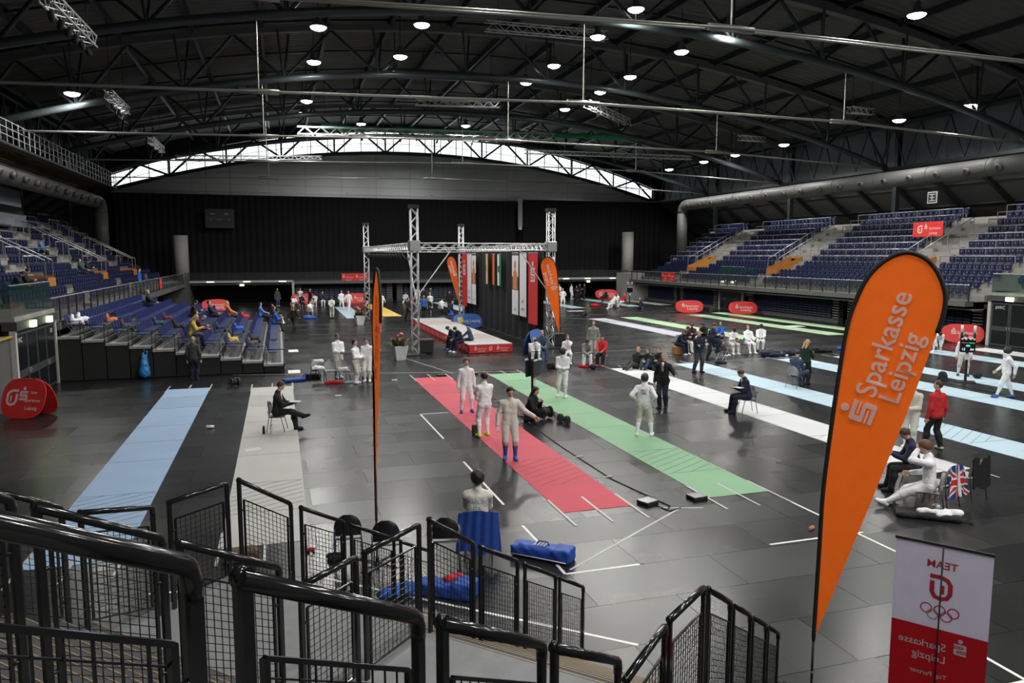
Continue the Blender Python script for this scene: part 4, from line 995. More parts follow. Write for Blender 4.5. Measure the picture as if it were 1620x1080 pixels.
def joints(pose, h, **kw):
    o = dict(lean=0, nod=0, turn=0, twist=0, la=(-.055, 0), ra=(.055, .01), lh=(-.155, .02, .47), rh=(.155, .02, .47), pz=.515, kh=(0, 1, 0), seat=.46)
    o.update(POSES[pose]); o.update(kw)
    pz = (o['seat'] / h + .055) if o['pz'] == 'sit' else o['pz']
    P = np.array([0, 0, pz]); a = R(o['lean']); u = np.array([0, math.sin(a), math.cos(a)])
    if o['lean'] > 60: P = P + np.array([0, -.06, 0])
    tw = R(o['twist']); r = np.array([math.cos(tw), math.sin(tw), 0]); fw = np.cross(u, r); fw /= np.linalg.norm(fw)
    S = P + u * .272; J = dict(P=P, u=u, r=r, fw=-fw if fw[1] < 0 and o['lean'] < 60 else fw)
    J['fw'] = np.cross(u, r)
    for n_, s, hd in (('l', -1, 'lh'), ('r', 1, 'rh')):
        sh = S + r * s * .098 - u * .014; J[n_ + 's'] = sh
        e, w = ik(sh, o[hd], .168, .148, (s * .55, -.5, -1) if o[hd][1] > .08 else (s * .6, -1, -.4)); J[n_ + 'e'] = e; J[n_ + 'w'] = w
        hp = P + np.array([s * .052, 0, -.005]); J[n_ + 'h'] = hp
        an = o['la' if s < 0 else 'ra']; an = np.array([an[0], an[1], an[2] if len(an) > 2 else .045])
        kh = np.array(o['kh'], float) + np.array([s * .12, 0, 0]); k_, an = ik(hp, an, .242, .242, kh); J[n_ + 'k'] = k_; J[n_ + 'a'] = an
        flat = an[2] < .06 and o['kh'] == (0, 1, 0)
        sd = an - k_; sd /= np.linalg.norm(sd)
        f = np.array([s * .12, 1, 0]); f = f / np.linalg.norm(f)
        if not flat and abs(sd[1]) > .5 and pz < .2: f = np.array([s * .25, .25, .95])     # heels on the ground, toes up
        elif not flat: f = np.array([s * .1, .9, .35])
        J[n_ + 'f'] = f / np.linalg.norm(f)
    J['n'] = P + u * .30; nd = R(o['lean'] * .55 + o['nod']); nd = min(nd, R(100))
    hu = np.array([0, math.sin(nd * .8), math.cos(nd * .8)]); J['hc'] = J['n'] + (u + hu) / np.linalg.norm(u + hu) * .048 + hu * .070
    tn = R(o['turn']); hf = np.array([0, math.cos(nd), -math.sin(nd)]); hf = rotz(hf, tn); hr = np.cross(hf, rotz(hu, tn)); hr /= np.linalg.norm(hr); hu2 = np.cross(hr, hf)
    J['H'] = np.array([hr, hf, hu2])
    return {k_: (v if k_ in ('u', 'r', 'fw', 'lf', 'rf', 'H') else v * h) for k_, v in J.items()}
def limbs(J, h):
    C = {}; P, u, r = J['P'], J['u'], J['r']
    C['pelvis'] = [('c', J['lh'], J['rh'], .056 * h, .056 * h), ('c', P - J['fw'] * .016 * h, P + u * .05 * h, .058 * h, .056 * h)]
    t = []
    for s in (-1, 1):
        t.append(('c', P + r * s * .036 * h + u * .02 * h, P + u * .14 * h + r * s * .034 * h, .054 * h, .050 * h))
        t.append(('c', P + u * .14 * h + r * s * .034 * h, P + u * .235 * h + r * s * .048 * h, .050 * h, .051 * h))
    t.append(('c', J['ls'], J['rs'], .030 * h, .030 * h)); t.append(('c', P + u * .235 * h, J['n'] + u * .01 * h, .044 * h, .032 * h))
    t.append(('c', P + u * .05 * h - J['fw'] * .006 * h, P + u * .235 * h - J['fw'] * .006 * h, .050 * h, .049 * h))
    for s in (-1, 1): t.append(('c', J['n'] + r * s * .012 * h - u * .012 * h, J['ls' if s < 0 else 'rs'], .029 * h, .029 * h))
    C['torso'] = t
    C['neck'] = [('c', J['n'] - u * .01 * h, J['hc'] - J['H'][2] * .02 * h, .033 * h, .030 * h)]
    for n_ in 'lr':
        C[n_ + 'ua'] = [('c', J[n_ + 's'], J[n_ + 'e'], .030 * h, .023 * h)]; C[n_ + 'fa'] = [('c', J[n_ + 'e'], J[n_ + 'w'], .023 * h, .0155 * h)]
        C[n_ + 'th'] = [('c', J[n_ + 'h'], J[n_ + 'k'], .047 * h, .031 * h)]
        k_, a = J[n_ + 'k'], J[n_ + 'a']; d = a - k_; bk = -J[n_ + 'f'] * .010 * h
        C[n_ + 'sh'] = [('c', k_, k_ + d * .4 + bk, .030 * h, .031 * h), ('c', k_ + d * .35 + bk, a, .031 * h, .0195 * h)]
        f = J[n_ + 'f']; dn = np.cross(f, np.array([1, 0, 0])); dn = -dn if dn[2] > 0 else dn
        C[n_ + 'ft'] = [('c', a + dn * .020 * h - f * .018 * h, a + dn * .024 * h + f * .085 * h, .023 * h, .019 * h), ('c', a, a + dn * .02 * h + f * .03 * h, .022 * h, .021 * h)]
    H = J['H']; c = J['hc']
    C['head'] = [('e', c + H[2] * .012 * h, (.044 * h, .054 * h, .056 * h), H), ('e', c + H[1] * .016 * h - H[2] * .026 * h, (.034 * h, .038 * h, .042 * h), H),
                 ('c', c + H[1] * .052 * h + H[2] * .002 * h, c + H[1] * .061 * h - H[2] * .012 * h, .006 * h, .009 * h)] + \
                [('e', c + H[0] * s * .045 * h - H[1] * .004 * h - H[2] * .004 * h, (.006 * h, .012 * h, .018 * h), H) for s in (-1, 1)]
    return C
def grow(prims, d, t0=0.0, t1=1.0):
    out = []
    for p in prims:
        if p[0] == 'c':
            a, b = np.array(p[1]), np.array(p[2]); ra, rb = p[3], p[4]
            out.append(('c', a + (b - a) * t0, a + (b - a) * t1, ra + (rb - ra) * t0 + d, ra + (rb - ra) * t1 + d))
        else: out.append(('e', p[1], tuple(x + d for x in p[2]), p[3]))
    return out
# relaxed hand: palm, four bent fingers of different length, thumb leaving the side of the palm; along +z from the wrist, palm faces +y
def hand_mesh():
    pr = [('c', (-.022, 0, .02), (-.026, 0, .075), .014, .013), ('c', (0, 0, .0), (0, 0, .08), .017, .014), ('c', (.020, 0, .02), (.024, 0, .075), .014, .013)]
    for x, L_, cu in ((-.030, .058, .55), (-.010, .070, .5), (.011, .066, .55), (.030, .052, .65)):
        p = np.array([x, 0, .082]); a = .25
        for q, (f, r0, r1) in enumerate(((.45, .0095, .009), (.32, .009, .0082), (.23, .0082, .007))):
            d = np.array([x * .6, math.sin(a), math.cos(a)]); d /= np.linalg.norm(d); e = p + d * L_ * f * 1.25; pr.append(('c', p, e, r0, r1)); p = e; a += cu
    p = np.array([-.028, .006, .025]); q = np.array([-.052, .020, .055]); r_ = np.array([-.050, .034, .085]); pr += [('c', p, q, .013, .011), ('c', q, r_, .011, .008)]
    return sdf_mesh('hand', pr, .0075, .006)
HAND = {}
def hand_obj(parent, J, n_, h, m, far):
    if 'm' not in HAND: HAND['m'] = hand_mesh()
    w, e = J[n_ + 'w'], J[n_ + 'e']; z = w - e; z = z / np.linalg.norm(z)
    inn = np.array([1.0 if n_ == 'l' else -1.0, .35, 0]); y = inn - z * (inn @ z); y = y / max(np.linalg.norm(y), 1e-6); x = np.cross(y, z)
    s = h / 1.75 * 1.08; sx = s if n_ == 'l' else -s
    M = Matrix(((x[0] * sx, y[0] * s, z[0] * s, w[0]), (x[1] * sx, y[1] * s, z[1] * s, w[1]), (x[2] * sx, y[2] * s, z[2] * s, w[2]), (0, 0, 0, 1)))
    o = link('hand', HAND['m'], parent, m); o.matrix_local = M; return o
SKINS = {'l': mat('skin_light', (.58, .38, .29), .5, var=.05), 'm': mat('skin_tan', (.34, .18, .11), .5, var=.05), 'd': mat('skin_dark', (.085, .045, .028), .45, var=.05)}
HAIRS = {'b': mat('hair_brown', (.055, .028, .014), .55, bump=.5, bscale=90), 'k': mat('hair_black', (.010, .008, .007), .5, bump=.5, bscale=90), 'y': mat('hair_blond', (.42, .27, .11), .55, bump=.5, bscale=90),
         'g': mat('hair_grey', (.28, .27, .26), .6, bump=.5, bscale=90), 'r': mat('hair_auburn', (.13, .05, .02), .55, bump=.5, bscale=90)}
CC = {'W': (.84, .845, .87), 'C': (.62, .60, .54), 'N': (.012, .018, .040), 'K': (.010, .010, .011), 'G': (.27, .27, .26), 'R': (.50, .018, .022), 'B': (.02, .10, .42), 'J': (.045, .07, .13), 'D': (.045, .047, .05),
      'E': (.010, .028, .020), 'T': (.02, .055, .085), 'M': (.09, .018, .030), 'O': (.52, .16, .05), 'L': (.10, .22, .50), 'S': (.05, .065, .04), 'Y': (.62, .75, .06), 'P': (.45, .43, .40), 'U': (.04, .12, .40), 'H': (.09, .06, .04), 'A': (.50, .35, .07), 'V': (.010, .010, .035)}
def cl(c): return cloth(c, CC[c])
PM = {}
def person(name_label, x, y, fa, pose='stand', h=1.78, top_='W', bot='W', sock='W', shoe='W', hair='b', style='short', skin='l', fencer=False, z=0.0, mask=None, glove=None, short=False, suit=False, text=None, tcol=None, near=None, coat=0.0, group=None, cat='person', belt=False, rz=None, beanie=None, **kw):
    d = math.hypot(x, y); near = (d < 34) if near is None else near
    res = (.0125 if d < 13 else .0185 if d < 30 else .026) if near else (.034 if d < 60 else .042)
    t = thing('person', name_label, cat, (x, y, z), face_rz(x, y, fa) if rz is None else rz, group)
    J = joints(pose, h, **kw); C = limbs(J, h)
    key0 = (pose, round(h, 3), res, repr(sorted(kw.items())))
    def get(nm, prims, res_, k=.03, noise=0.0, cut=None, extra=''):
        key = key0 + (nm, extra)
        if key not in PM: PM[key] = sdf_mesh(nm, prims(), res_, k, noise, seed=len(pose), cut=cut() if cut else None)
        return PM[key]
    al = lambda *ks: [p for k_ in ks for p in C[k_]]
    link('body', get('body', lambda: al(*C.keys()), res, .022), t, SKINS[skin])
    off = (.0085 if fencer else .010) * h + .2 * (res - .015)
    arms1 = .55 if short else .96
    def topp():
        L_ = grow(al('torso'), off + .003 * h) + (grow(al('pelvis'), off * .9 + .004) if coat > 0 or not fencer else [('c', J['P'] + J['r'] * s * .040 * h - J['u'] * .02 * h, J['P'] + J['r'] * s * .036 * h + J['u'] * .06 * h, .052 * h + off + .006, .050 * h + off + .004) for s in (-1, 1)])
        for n_ in 'lr':
            L_ += grow(C[n_ + 'ua'], off + .007, 0, 1 if not short else .6)
            if not short: L_ += grow(C[n_ + 'fa'], off + .004, 0, .94)
        if coat > 0:
            for n_ in 'lr': L_ += grow(C[n_ + 'th'], off + .012, 0, coat)
        if not suit: L_ += grow(C['neck'], .010, 0, .42)
        return L_
    tn = 'jacket' if (suit or fencer) else ('coat' if coat > 0 else 'top')
    jk = link(tn, get('top', topp, res, .026, .0045, extra=(short, suit, coat, fencer)), t, cl(top_))
    if fencer:
        link('breeches', get('breeches', lambda: grow(al('pelvis'), off * .55) + [q for n_ in 'lr' for q in grow(C[n_ + 'th'], off + .010) + grow(C[n_ + 'sh'][:1], off + .007, 0, .5)], res, .026, .0045), t, cl(bot))
        for n_ in 'lr': link('sock', get('sock' + n_, lambda: grow(C[n_ + 'sh'][:1], off * .45, .3, 1) + grow(C[n_ + 'sh'][1:], off * .45), res, .02), t, cl(sock))
    else:
        link('trousers', get('trousers', lambda: grow(al('pelvis'), off * .55) + [q for n_ in 'lr' for q in grow(C[n_ + 'th'], off + .004) + grow(C[n_ + 'sh'][:1], off + .006) + grow(C[n_ + 'sh'][1:], off + .012, 0, .93)], res, .026, .0045), t, cl(bot))
    for n_ in 'lr': link('shoe', get('shoe' + n_, lambda: grow(C[n_ + 'ft'], .006 * h), min(res, .022), .02), t, cl(shoe))
    for n_ in 'lr': hand_obj(t, J, n_, h, (cl('C') if glove == n_ else SKINS[skin]), not near)
    H, c = J['H'], J['hc']
    if suit:
        def shirt():
            a = J['n'] + J['fw'] * .030 * h; b = J['P'] + J['u'] * .17 * h + J['fw'] * .056 * h
            return [('c', a, b, .028 * h, .020 * h)]
        link('shirt', get('shirt', shirt, min(res, .02), .01), t, cl('W'))
        link('tie', get('tie', lambda: [('c', J['n'] + J['fw'] * .056 * h - J['u'] * .015 * h, J['P'] + J['u'] * .15 * h + J['fw'] * .073 * h, .008 * h, .012 * h)], min(res, .016), .01), t, cl('M'))
    def to_head(X, Y, Z):
        Q = np.stack([X, Y, Z], -1) - c; return Q @ H[0], Q @ H[1], Q @ H[2]
    if mask:
        link('fencing_mask', get('mask', lambda: [('e', c + H[1] * .022 * h + H[2] * .004 * h, (.062 * h, .062 * h, .080 * h), H), ('e', c - H[1] * .02 * h + H[2] * .012 * h, (.056 * h, .056 * h, .062 * h), H)], min(res, .02), .02), t, mat('mask_mesh', (.035, .036, .038), .45, .4, bump=.4, bscale=150))
        link('mask_bib', get('bib', lambda: [('c', c - H[2] * .075 * h + H[1] * .035 * h, c - H[2] * .105 * h + H[1] * .045 * h, .050 * h, .040 * h)], min(res, .02), .02), t, cl('C' if mask == 'c' else 'W'))
    else:
        if style != 'bald':
            thick = {'short': .010, 'curly': .022, 'long': .013, 'pony': .010, 'fringe': .012, 'crop': .005}[style] * h
            def hp():
                L_ = [('e', c + H[2] * .014 * h - H[1] * .004 * h, (.046 * h + thick * .8, .054 * h + thick, .056 * h + thick), H)]
                if style == 'long': L_ += [('c', c - H[1] * .035 * h + H[0] * s * .03 * h, c - H[1] * .052 * h - H[2] * .15 * h + H[0] * s * .035 * h, .030 * h, .024 * h) for s in (-1, 1)]
                if style == 'pony': L_ += [('c', c - H[1] * .06 * h + H[2] * .03 * h, c - H[1] * .085 * h - H[2] * .09 * h, .020 * h, .014 * h)]
                return L_
            fl = {'short': .012, 'curly': .010, 'long': .012, 'pony': .02, 'fringe': .004, 'crop': .022}[style] * h
            def hc():
                def f(X, Y, Z):
                    a, b, q = to_head(X, Y, Z); return np.maximum((b - q * .55 - fl + .002 * h) * .85, (.85 * b - q - .004 * h) * .75) if style != 'long' else np.maximum((b - np.maximum(q, 0) * .55 - fl + .006 * h) * .85, -(q + .3 * h))
                return f
            link('hair', get('hair', hp, min(res, .016), .015, .0025 if style != 'curly' else .006, hc, style), t, HAIRS[hair])
        if beanie:
            bn = link('beanie', get('beanie', lambda: [('e', c + H[2] * .020 * h - H[1] * .002 * h, (.056 * h, .062 * h, .066 * h), H), ('c', c + H[2] * .09 * h, c + H[2] * .105 * h, .016 * h, .018 * h)], min(res, .016), .012, 0, lambda: (lambda X, Y, Z: -(to_head(X, Y, Z)[2] - .018 * h))), t, cl(beanie))
        if near:      # eyes, brows and mouth
            e = MB()
            for s in (-1, 1): e.lathe([(0, -.5), (.35, -.35), (.5, 0), (.35, .35), (0, .5)], 6, (s * 1.9, 0, 0))
            if 'eyes' not in HAND: HAND['eyes'] = e.mesh('eyes'); HAND['brow'] = MB().box(-2.6, -1.1, -.3, .3, -.15, .15).box(1.1, 2.6, -.3, .3, -.15, .15).mesh('eyebrows'); HAND['mouth'] = MB().bevbox(-1.2, 1.2, -.3, .3, -.3, .3, .12).mesh('mouth')
            for nm, me, dz, dy, mm in (('eyes', HAND['eyes'], .006, .0495, mat('eye_dark', (.02, .015, .012), .2)), ('eyebrows', HAND['brow'], .018, .052, HAIRS[hair]), ('mouth', HAND['mouth'], -.034, .052, mat('lips', (.30, .10, .09), .5))):
                p = c + H[2] * dz * h + H[1] * dy * h; s = .0095 * h
                o = link(nm, me, t, mm)
                o.matrix_local = Matrix(((H[0][0] * s, H[1][0] * s, H[2][0] * s, p[0]), (H[0][1] * s, H[1][1] * s, H[2][1] * s, p[1]), (H[0][2] * s, H[1][2] * s, H[2][2] * s, p[2]), (0, 0, 0, 1)))
    if text:
        bv = BVHTree.FromPolygons([v.co for v in jk.data.vertices], [p.vertices for p in jk.data.polygons]); mb = MB()
        fwv = Vector(J['fw']); uv = Vector(J['u']); rv = Vector(J['r'])
        for (s, up, w) in text:
            o = Vector(J['P']) + uv * (up * h)
            def post(p):
                hit = bv.ray_cast(p - fwv * .6, fwv, 1.2)
                return (hit[0] - fwv * .005) if hit[0] is not None else p
            put_text(mb, s, frame(o, rv, uv), width=w, bold=.015, post=post)
        part('name_print', mb, mat('print_' + (tcol or 'navy'), (.03, .05, .22) if tcol != 'sky' else (.20, .32, .52), .6), jk)
    return t
# ------------------------------------------------------------------ stage platform
t = thing('stage', 'low white-topped stage with red printed sides under the truss gate', 'stage', (9.2, 37.2, 0))
part('stage_body', MB().box(.02, 2.28, .02, 16.9, 0, .42), M_dark, t)
M_stop = mat('stage_top', (.40, .40, .39), .5, .1)
tp = part('stage_top', MB().bevbox(-.02, 2.32, -.02, 16.92, .42, .47, .01), M_stop, t)
for y0, y1 in ((2.6, 4.9), (11.6, 14.4)): part('zone_field', MB().box(.12, 2.18, y0, y1, .47, .473), mat('zone_red', (.36, .29, .285), .6), tp)
part('side_skirt', MB().box(-.03, 0, -.03, 16.92, .02, .43), M_red, t); part('end_skirt', MB().box(-.03, 2.33, -.03, 0, .02, .43), M_red, t)
mb = MB()
for k in range(11):
    y = 1.0 + 1.45 * k; F_ = frame((-.034, y, .12), (0, -1, 0)); bank_logo(mb, F_, .24); put_text(mb, 'Sparkasse', frame((-.034, y - .55, .22), (0, -1, 0)), width=.62); put_text(mb, 'Leipzig', frame((-.034, y - .55, .10), (0, -1, 0)), width=.42)
for x in (.35, 1.55): bank_logo(mb, frame((x, -.034, .16), (1, 0, 0)), .22); put_text(mb, 'Sparkasse', frame((x + .36, -.034, .20), (1, 0, 0)), width=.46); put_text(mb, 'Leipzig', frame((x + .33, -.034, .08), (1, 0, 0)), width=.36)
team_logo(mb, frame((1.15, -.034, .12), (1, 0, 0)), .22)
part('skirt_print', mb, M_print, t)
# ------------------------------------------------------------------ truss gate
TW = [(6.5, 37.5), (14.0, 38.2), (6.5, 59), (14.0, 59)]
t = thing('truss_gate', 'square aluminium truss gate with four towers around the stage', 'truss', (0, 0, 0))
tm = box_truss_mb(7.3, .34, .38, .028).mesh('tower')
for x, y in TW:
    link('tower', tm, t, M_alu, loc=(x, y, .06), rot=(0, R(-90), 0))
    part('base_plate', MB().box(x - .5, x + .5, y - .5, y + .5, 0, .06), M_steel, t)
    part('sleeve_block', MB().bevbox(x - .27, x + .27, y - .27, y + .27, 5.2, 5.75, .03), M_silver, t)
    part('tower_head', MB().box(x - .24, x + .24, y - .24, y + .24, 7.34, 7.5), M_black, t)
    part('ballast', MB().bevbox(x + .25, x + .95, y + .1, y + .8, .06, .75, .03), M_black, t)
for a, b in ((0, 1), (0, 2), (1, 3), (2, 3)):
    p = Vector((*TW[a], 5.45)); q = Vector((*TW[b], 5.45)); d = (q - p); L_ = d.length
    o = part('beam', box_truss_mb(L_ - .5, .34, .38, .028), M_alu, t); o.location = p + d * (.25 / L_); o.rotation_mode = 'QUATERNION'; o.rotation_quaternion = d.to_track_quat('X', 'Z')
for p, q in (((8.4, 37.7, 5.25), (6.65, 37.5, 3.0)), ((12.2, 38.0, 5.25), (13.9, 38.2, 3.0)), ((6.5, 57.0, 5.25), (6.5, 58.9, 3.2)), ((6.5, 39.6, 5.25), (6.5, 37.6, 3.2)), ((14, 40, 5.25), (14, 38.3, 3.2))): bar('knee_brace', p, q, .03, M_alu, t, 6)
for k in range(14):
    s = part('spotlight', spot_mb(), M_black, t, loc=(6.5, 41 + 1.25 * k, 4.9), rot=(0, R(-35), 0)); part('spot_lens', MB().lathe([(0, .215), (.085, .22)], 10), mat('spot_lens', (.6, .6, .55), .2), s)
    bar('spot_yoke', (6.5, 41 + 1.25 * k, 5.0), (6.5, 41 + 1.25 * k, 5.28), .015, M_steel, t, 4)
s = part('spotlight', spot_mb(), M_alu, t, loc=(6.5, 39.2, 4.85), rot=(R(60), 0, 0))
o = thing('backdrop_cloth', 'plain black cloth hanging from the truss gate behind the stage', 'cloth', (13.75, 38.6, 0))
part('cloth', MB().grid(lambda u, v: (.06 * math.sin(u * 80), 17.9 * u, .06 + 5.2 * v), 150, 1), M_curt, o)
part('weight_bar', MB().box(-.06, .06, 0, 17.9, .0, .06), M_dark, o)
# hanging banners on the cloth
XB = 13.45
def hbanner(label, ya, yb, z0, z1, bands, draw=None, cat='banner'):
    o = thing('hanging_banner', label, cat, (XB, (ya + yb) / 2, 0)); w = (ya - yb) / 2
    for k, (f0, f1, m) in enumerate(bands):
        part('banner_field', MB().box(-.012, .012, -w, w, z0 + (z1 - z0) * f0, z0 + (z1 - z0) * f1), m, o)
    part('top_bar', MB().tube((0, -w, z1), (0, w, z1), .03, 6), M_silver, o)
    for s in (-1, 1): bar('cord', (0, s * w * .9, z1), (0, s * w * .9, 5.35), .01, M_steel, o, 4)
    if draw:
        mb = MB(); draw(mb, lambda y, z: frame((-.018, y, z), (0, -1, 0))); part('banner_print', mb, draw.m if hasattr(draw, 'm') else M_print, o)
    return o
M_bw = mat('banner_white', (.70, .70, .72), .6); M_pgrey = mat('print_grey', (.10, .10, .11), .6); M_porange = mat('print_orange', (.62, .20, .06), .6); M_pdark = mat('print_dark', (.03, .03, .035), .6)
def d_logo(mb, F_): bank_logo(mb, F_(0, 3.55), 1.15)
hbanner('red hanging banner with white bank logo beside the near truss tower', 40.3, 38.75, 1.2, 5.15, [(0, 1, M_red)], d_logo)
hbanner('red hanging banner with white bank logo at the far end of the black cloth', 56.4, 54.9, 1.2, 5.15, [(0, 1, M_red)], d_logo)
def d_tick(mb, F_):
    M = F_(0, 2.25); mb.add([M @ Vector(p) for p in ((-.2, 0, .12), (-.12, 0, .18), (-.05, 0, .10), (.22, 0, .36), (-.05, 0, -.02))], [(0, 1, 2, 4), (2, 3, 4)])
    put_text(mb, 'LEIPZIG', F_(0, 1.85), width=.62)
d_tick.m = M_pdark
hbanner('white hanging banner with a small black tick, next to the near red banner', 41.9, 40.7, 1.5, 5.15, [(0, 1, M_bw)], d_tick)
hbanner('white hanging banner with a small black tick, next to the far red banner', 54.7, 53.5, 1.5, 5.15, [(0, 1, M_bw)], d_tick)
def d_fig(mb, F_):
    put_text(mb, 'LEIPZIG', F_(0, 1.75), width=.5); M = F_(0, 3.9)
    mb.add([M @ Vector((.22 * math.cos(a * math.pi / 6), 0, .55 + .26 * math.sin(a * math.pi / 6))) for a in range(12)], [tuple(range(12))])
    mb.add([M @ Vector(p) for p in ((-.4, 0, -.9), (.4, 0, -.9), (.36, 0, .1), (0, 0, .35), (-.36, 0, .1))], [(0, 1, 2, 3, 4)])
d_fig.m = M_porange
for lab, a, b in (('white and grey hanging banner with an orange figure, near half of the cloth', 43.4, 42.2), ('white and grey hanging banner with an orange figure, far half of the cloth', 53.3, 52.2)):
    hbanner(lab, a, b, 1.5, 5.15, [(0, .40, M_bw), (.40, .62, M_pgrey), (.62, .96, M_bw), (.96, 1, M_pgrey)], d_fig)
def flag3(label, y, cols):
    o = thing('hanging_flag', label, 'flag', (XB, y, 0)); n = len(cols); w = .36
    for k, c in enumerate(cols):
        ya = w - 2 * w * k / n; yb = w - 2 * w * (k + 1) / n
        part('flag_stripe', MB().grid(lambda u, v: (-.02 + .03 * math.sin((yb + (ya - yb) * u) * 9), ya + (yb - ya) * u, 3.1 + 2.0 * v), 4, 1), c, o)
    part('top_bar', MB().tube((0, -w, 5.1), (0, w, 5.1), .02, 6), M_silver, o)
    for s in (-1, 1): bar('cord', (0, s * w * .9, 5.1), (0, s * w * .9, 5.35), .01, M_steel, o, 4)
    return o
F = lambda n, c: mat('flagcloth_' + n, c, .7)
f = flag3('hanging blue and yellow city flag in front of the black cloth', 49.3, [F('blue', (.02, .05, .32)), F('yellow', (.75, .55, .03))])
part('crest', MB().box(-.05, -.03, -.18, .18, 3.95, 4.35), M_pdark, f)
flag3('hanging black, red and gold flag in front of the black cloth', 47.6, [F('black', (.01, .01, .01)), F('redf', (.55, .02, .02)), F('gold', (.80, .45, .02))])
f = flag3('hanging white and green state flag in front of the black cloth', 46.2, [F('white', (.75, .75, .75)), F('green', (.02, .28, .08))])
part('crest', MB().box(-.05, -.03, -.18, .18, 3.95, 4.35), M_pdark, f)
# ------------------------------------------------------------------ small wall banners
def wbanner(label, M, w, h, two=True, team=False):
    o = link('wall_banner', None); tag(o, label, 'banner'); o.matrix_world = M
    part('banner_cloth', MB().box(-w / 2, w / 2, -.01, .01, 0, h), M_red, o); mb = MB()
    for x in ((-w / 4, w / 4) if two else (w * .16,)):
        F_ = frame((x, -.014, 0), (1, 0, 0)); k = w / 4.4 if two else w / 3.4
        bank_logo(mb, Matrix.Translation((x - k * .75, -.014, h * .52)), h * .34); put_text(mb, 'Sparkasse', Matrix.Translation((x + k * .25, -.014, h * .48)), width=k * 1.25); put_text(mb, 'Leipzig', Matrix.Translation((x + k * .1, -.014, h * .16)), width=k * .9)
    if team: team_logo(mb, Matrix.Translation((-w * .26, -.014, h * .22)), h * .55)
    part('banner_print', mb, M_print, o)
    for x in (-w / 2, w / 2): part('eyelet', MB().tube((x * .96, -.02, h - .06), (x * .96, .02, h - .06), .03, 6), M_silver, o)
    return o
wbanner('red twin-logo banner on the parapet at the hall end', frame((7.8, 82.15, 2.2), (1, 0, 0)), 2.8, .92)
wbanner('small red twin-logo banner tied to the grandstand parapet', frame((38.1, 69.0, 2.45), (0, -1, 0)), 2.7, .85)
wbanner('red framed-logo banner hung on the handrails over an orange stairway', frame((44.4, 43.0, 6.35), (0, -1, 0)), 2.6, 1.05, False, True)
wbanner('small red banner on the parapet behind the person in blue jersey', frame((-8.6, 62.6, 2.5), (0, 1, 0)), 1.1, .8, False)
# ------------------------------------------------------------------ pop-up oval banners
def popup(label, x, y, fa, W=2.4, H=1.12, col='red', words=(('Sparkasse', .46), ('Leipzig', .24)), team=False, logo=True, rz=None):
    m = M_red if col == 'red' else mat('popup_blue', (.045, .13, .42), .6)
    t = thing('popup_banner', label, 'banner', (x, y, 0), (face_rz(x, y, fa) + math.pi) if rz is None else rz)
    th = R(20)
    for s in (-1, 1):
        n = 28; out = []
        for k in range(n):
            a = 2 * math.pi * k / n; c, sn = math.cos(a), math.sin(a); out.append((W / 2 * math.copysign(abs(c) ** .62, c), H / 2 + H / 2 * math.copysign(abs(sn) ** .8, sn)))
        off = H * math.sin(th)
        P = lambda u, v, d: (u, s * (off - v * math.sin(th)) + d, v * math.cos(th) + .012)
        mb = MB(); mb.add([P(u, v, -.012) for u, v in out] + [P(u, v, .012) for u, v in out], [tuple(range(n)), tuple(range(2 * n - 1, n - 1, -1))] + [(i, (i + 1) % n, n + (i + 1) % n, n + i) for i in range(n)])
        pan = part('panel', mb, m, t)
        part('spring_rim', MB().path([P(u, v, 0) for u, v in out + out[:1]], .016, 6, cap=False), m, pan)
        tx = MB(); rv = Vector((1, 0, 0)) if s < 0 else Vector((-1, 0, 0)); uv = Vector((0, -s * math.sin(th), math.cos(th))); nn = uv.cross(rv)
        O = lambda u, v: frame(Vector(P(u * rv.x, v, 0)) - nn * .02, rv, uv)
        if team: team_logo(tx, O(-W * .26, H * .30), H * .42)
        if logo: bank_logo(tx, O(-W * .22 if not team else W * .0, H * .45), H * .34)
        for w, v in words: put_text(tx, w, O(W * .10 if not team else W * .22, H * v), width=W * (.052 if not team else .040) * len(w), bold=.01)
        part('panel_print', tx, M_print, pan)
        if col == 'blue': part('city_crest', MB().add([O(-W * .25, H * .3) @ Vector(p) for p in ((-.2, 0, .5), (.2, 0, .5), (.2, 0, .2), (0, 0, -.05), (-.2, 0, .2))], [(0, 1, 2, 3, 4)]), mat('crest_gold', (.55, .40, .06), .6), pan)
    part('strap', MB().tube((-.3, -H * math.sin(th) * .7, .35), (-.3, H * math.sin(th) * .7, .35), .012, 4), M_black, t)
    return t
popup('red oval pop-up banner standing before the double door unit', 34.6, 58.8, 12)
popup('red oval pop-up banner in front of the folded bleacher end, beside the double door unit', 38.2, 56.0, 10, 2.35)
popup('red oval pop-up banner behind the scoring stand with digits', 37.7, 33.6, 6, 2.1)
popup('far red oval pop-up banner by the tunnel, above the row of seated fencers', 36.6, 80.9, 10, 2.6, team=True)
popup('far red oval pop-up banner behind the small pale blue piste', 7.6, 80.5, 8, 2.7, team=True)
popup('far red oval pop-up banner behind the person in a long navy coat, near a tunnel', 2.4, 81.4, 8, 2.6, team=True)
popup('red oval pop-up banner beside the bleacher seats', -5.6, 73.0, 15, 2.4)
popup('red oval pop-up banner by the door under glass, close to the wall', -7.6, 26.6, -42, 1.5, 1.25, team=True, words=(('TEAM', .62), ('Sparkasse', .42), ('Leipzig', .22)))
popup('blue oval city banner standing on the floor behind the stage', 12.35, 50.5, 20, 2.1, 1.05, 'blue', (('Stadt Leipzig', .42),), logo=False)
popup('blue city pop-up banner seen from its narrow end beside the truss tower', 12.6, 36.7, 70, 2.0, 1.25, 'blue', (('Stadt Leipzig', .42),), logo=False)
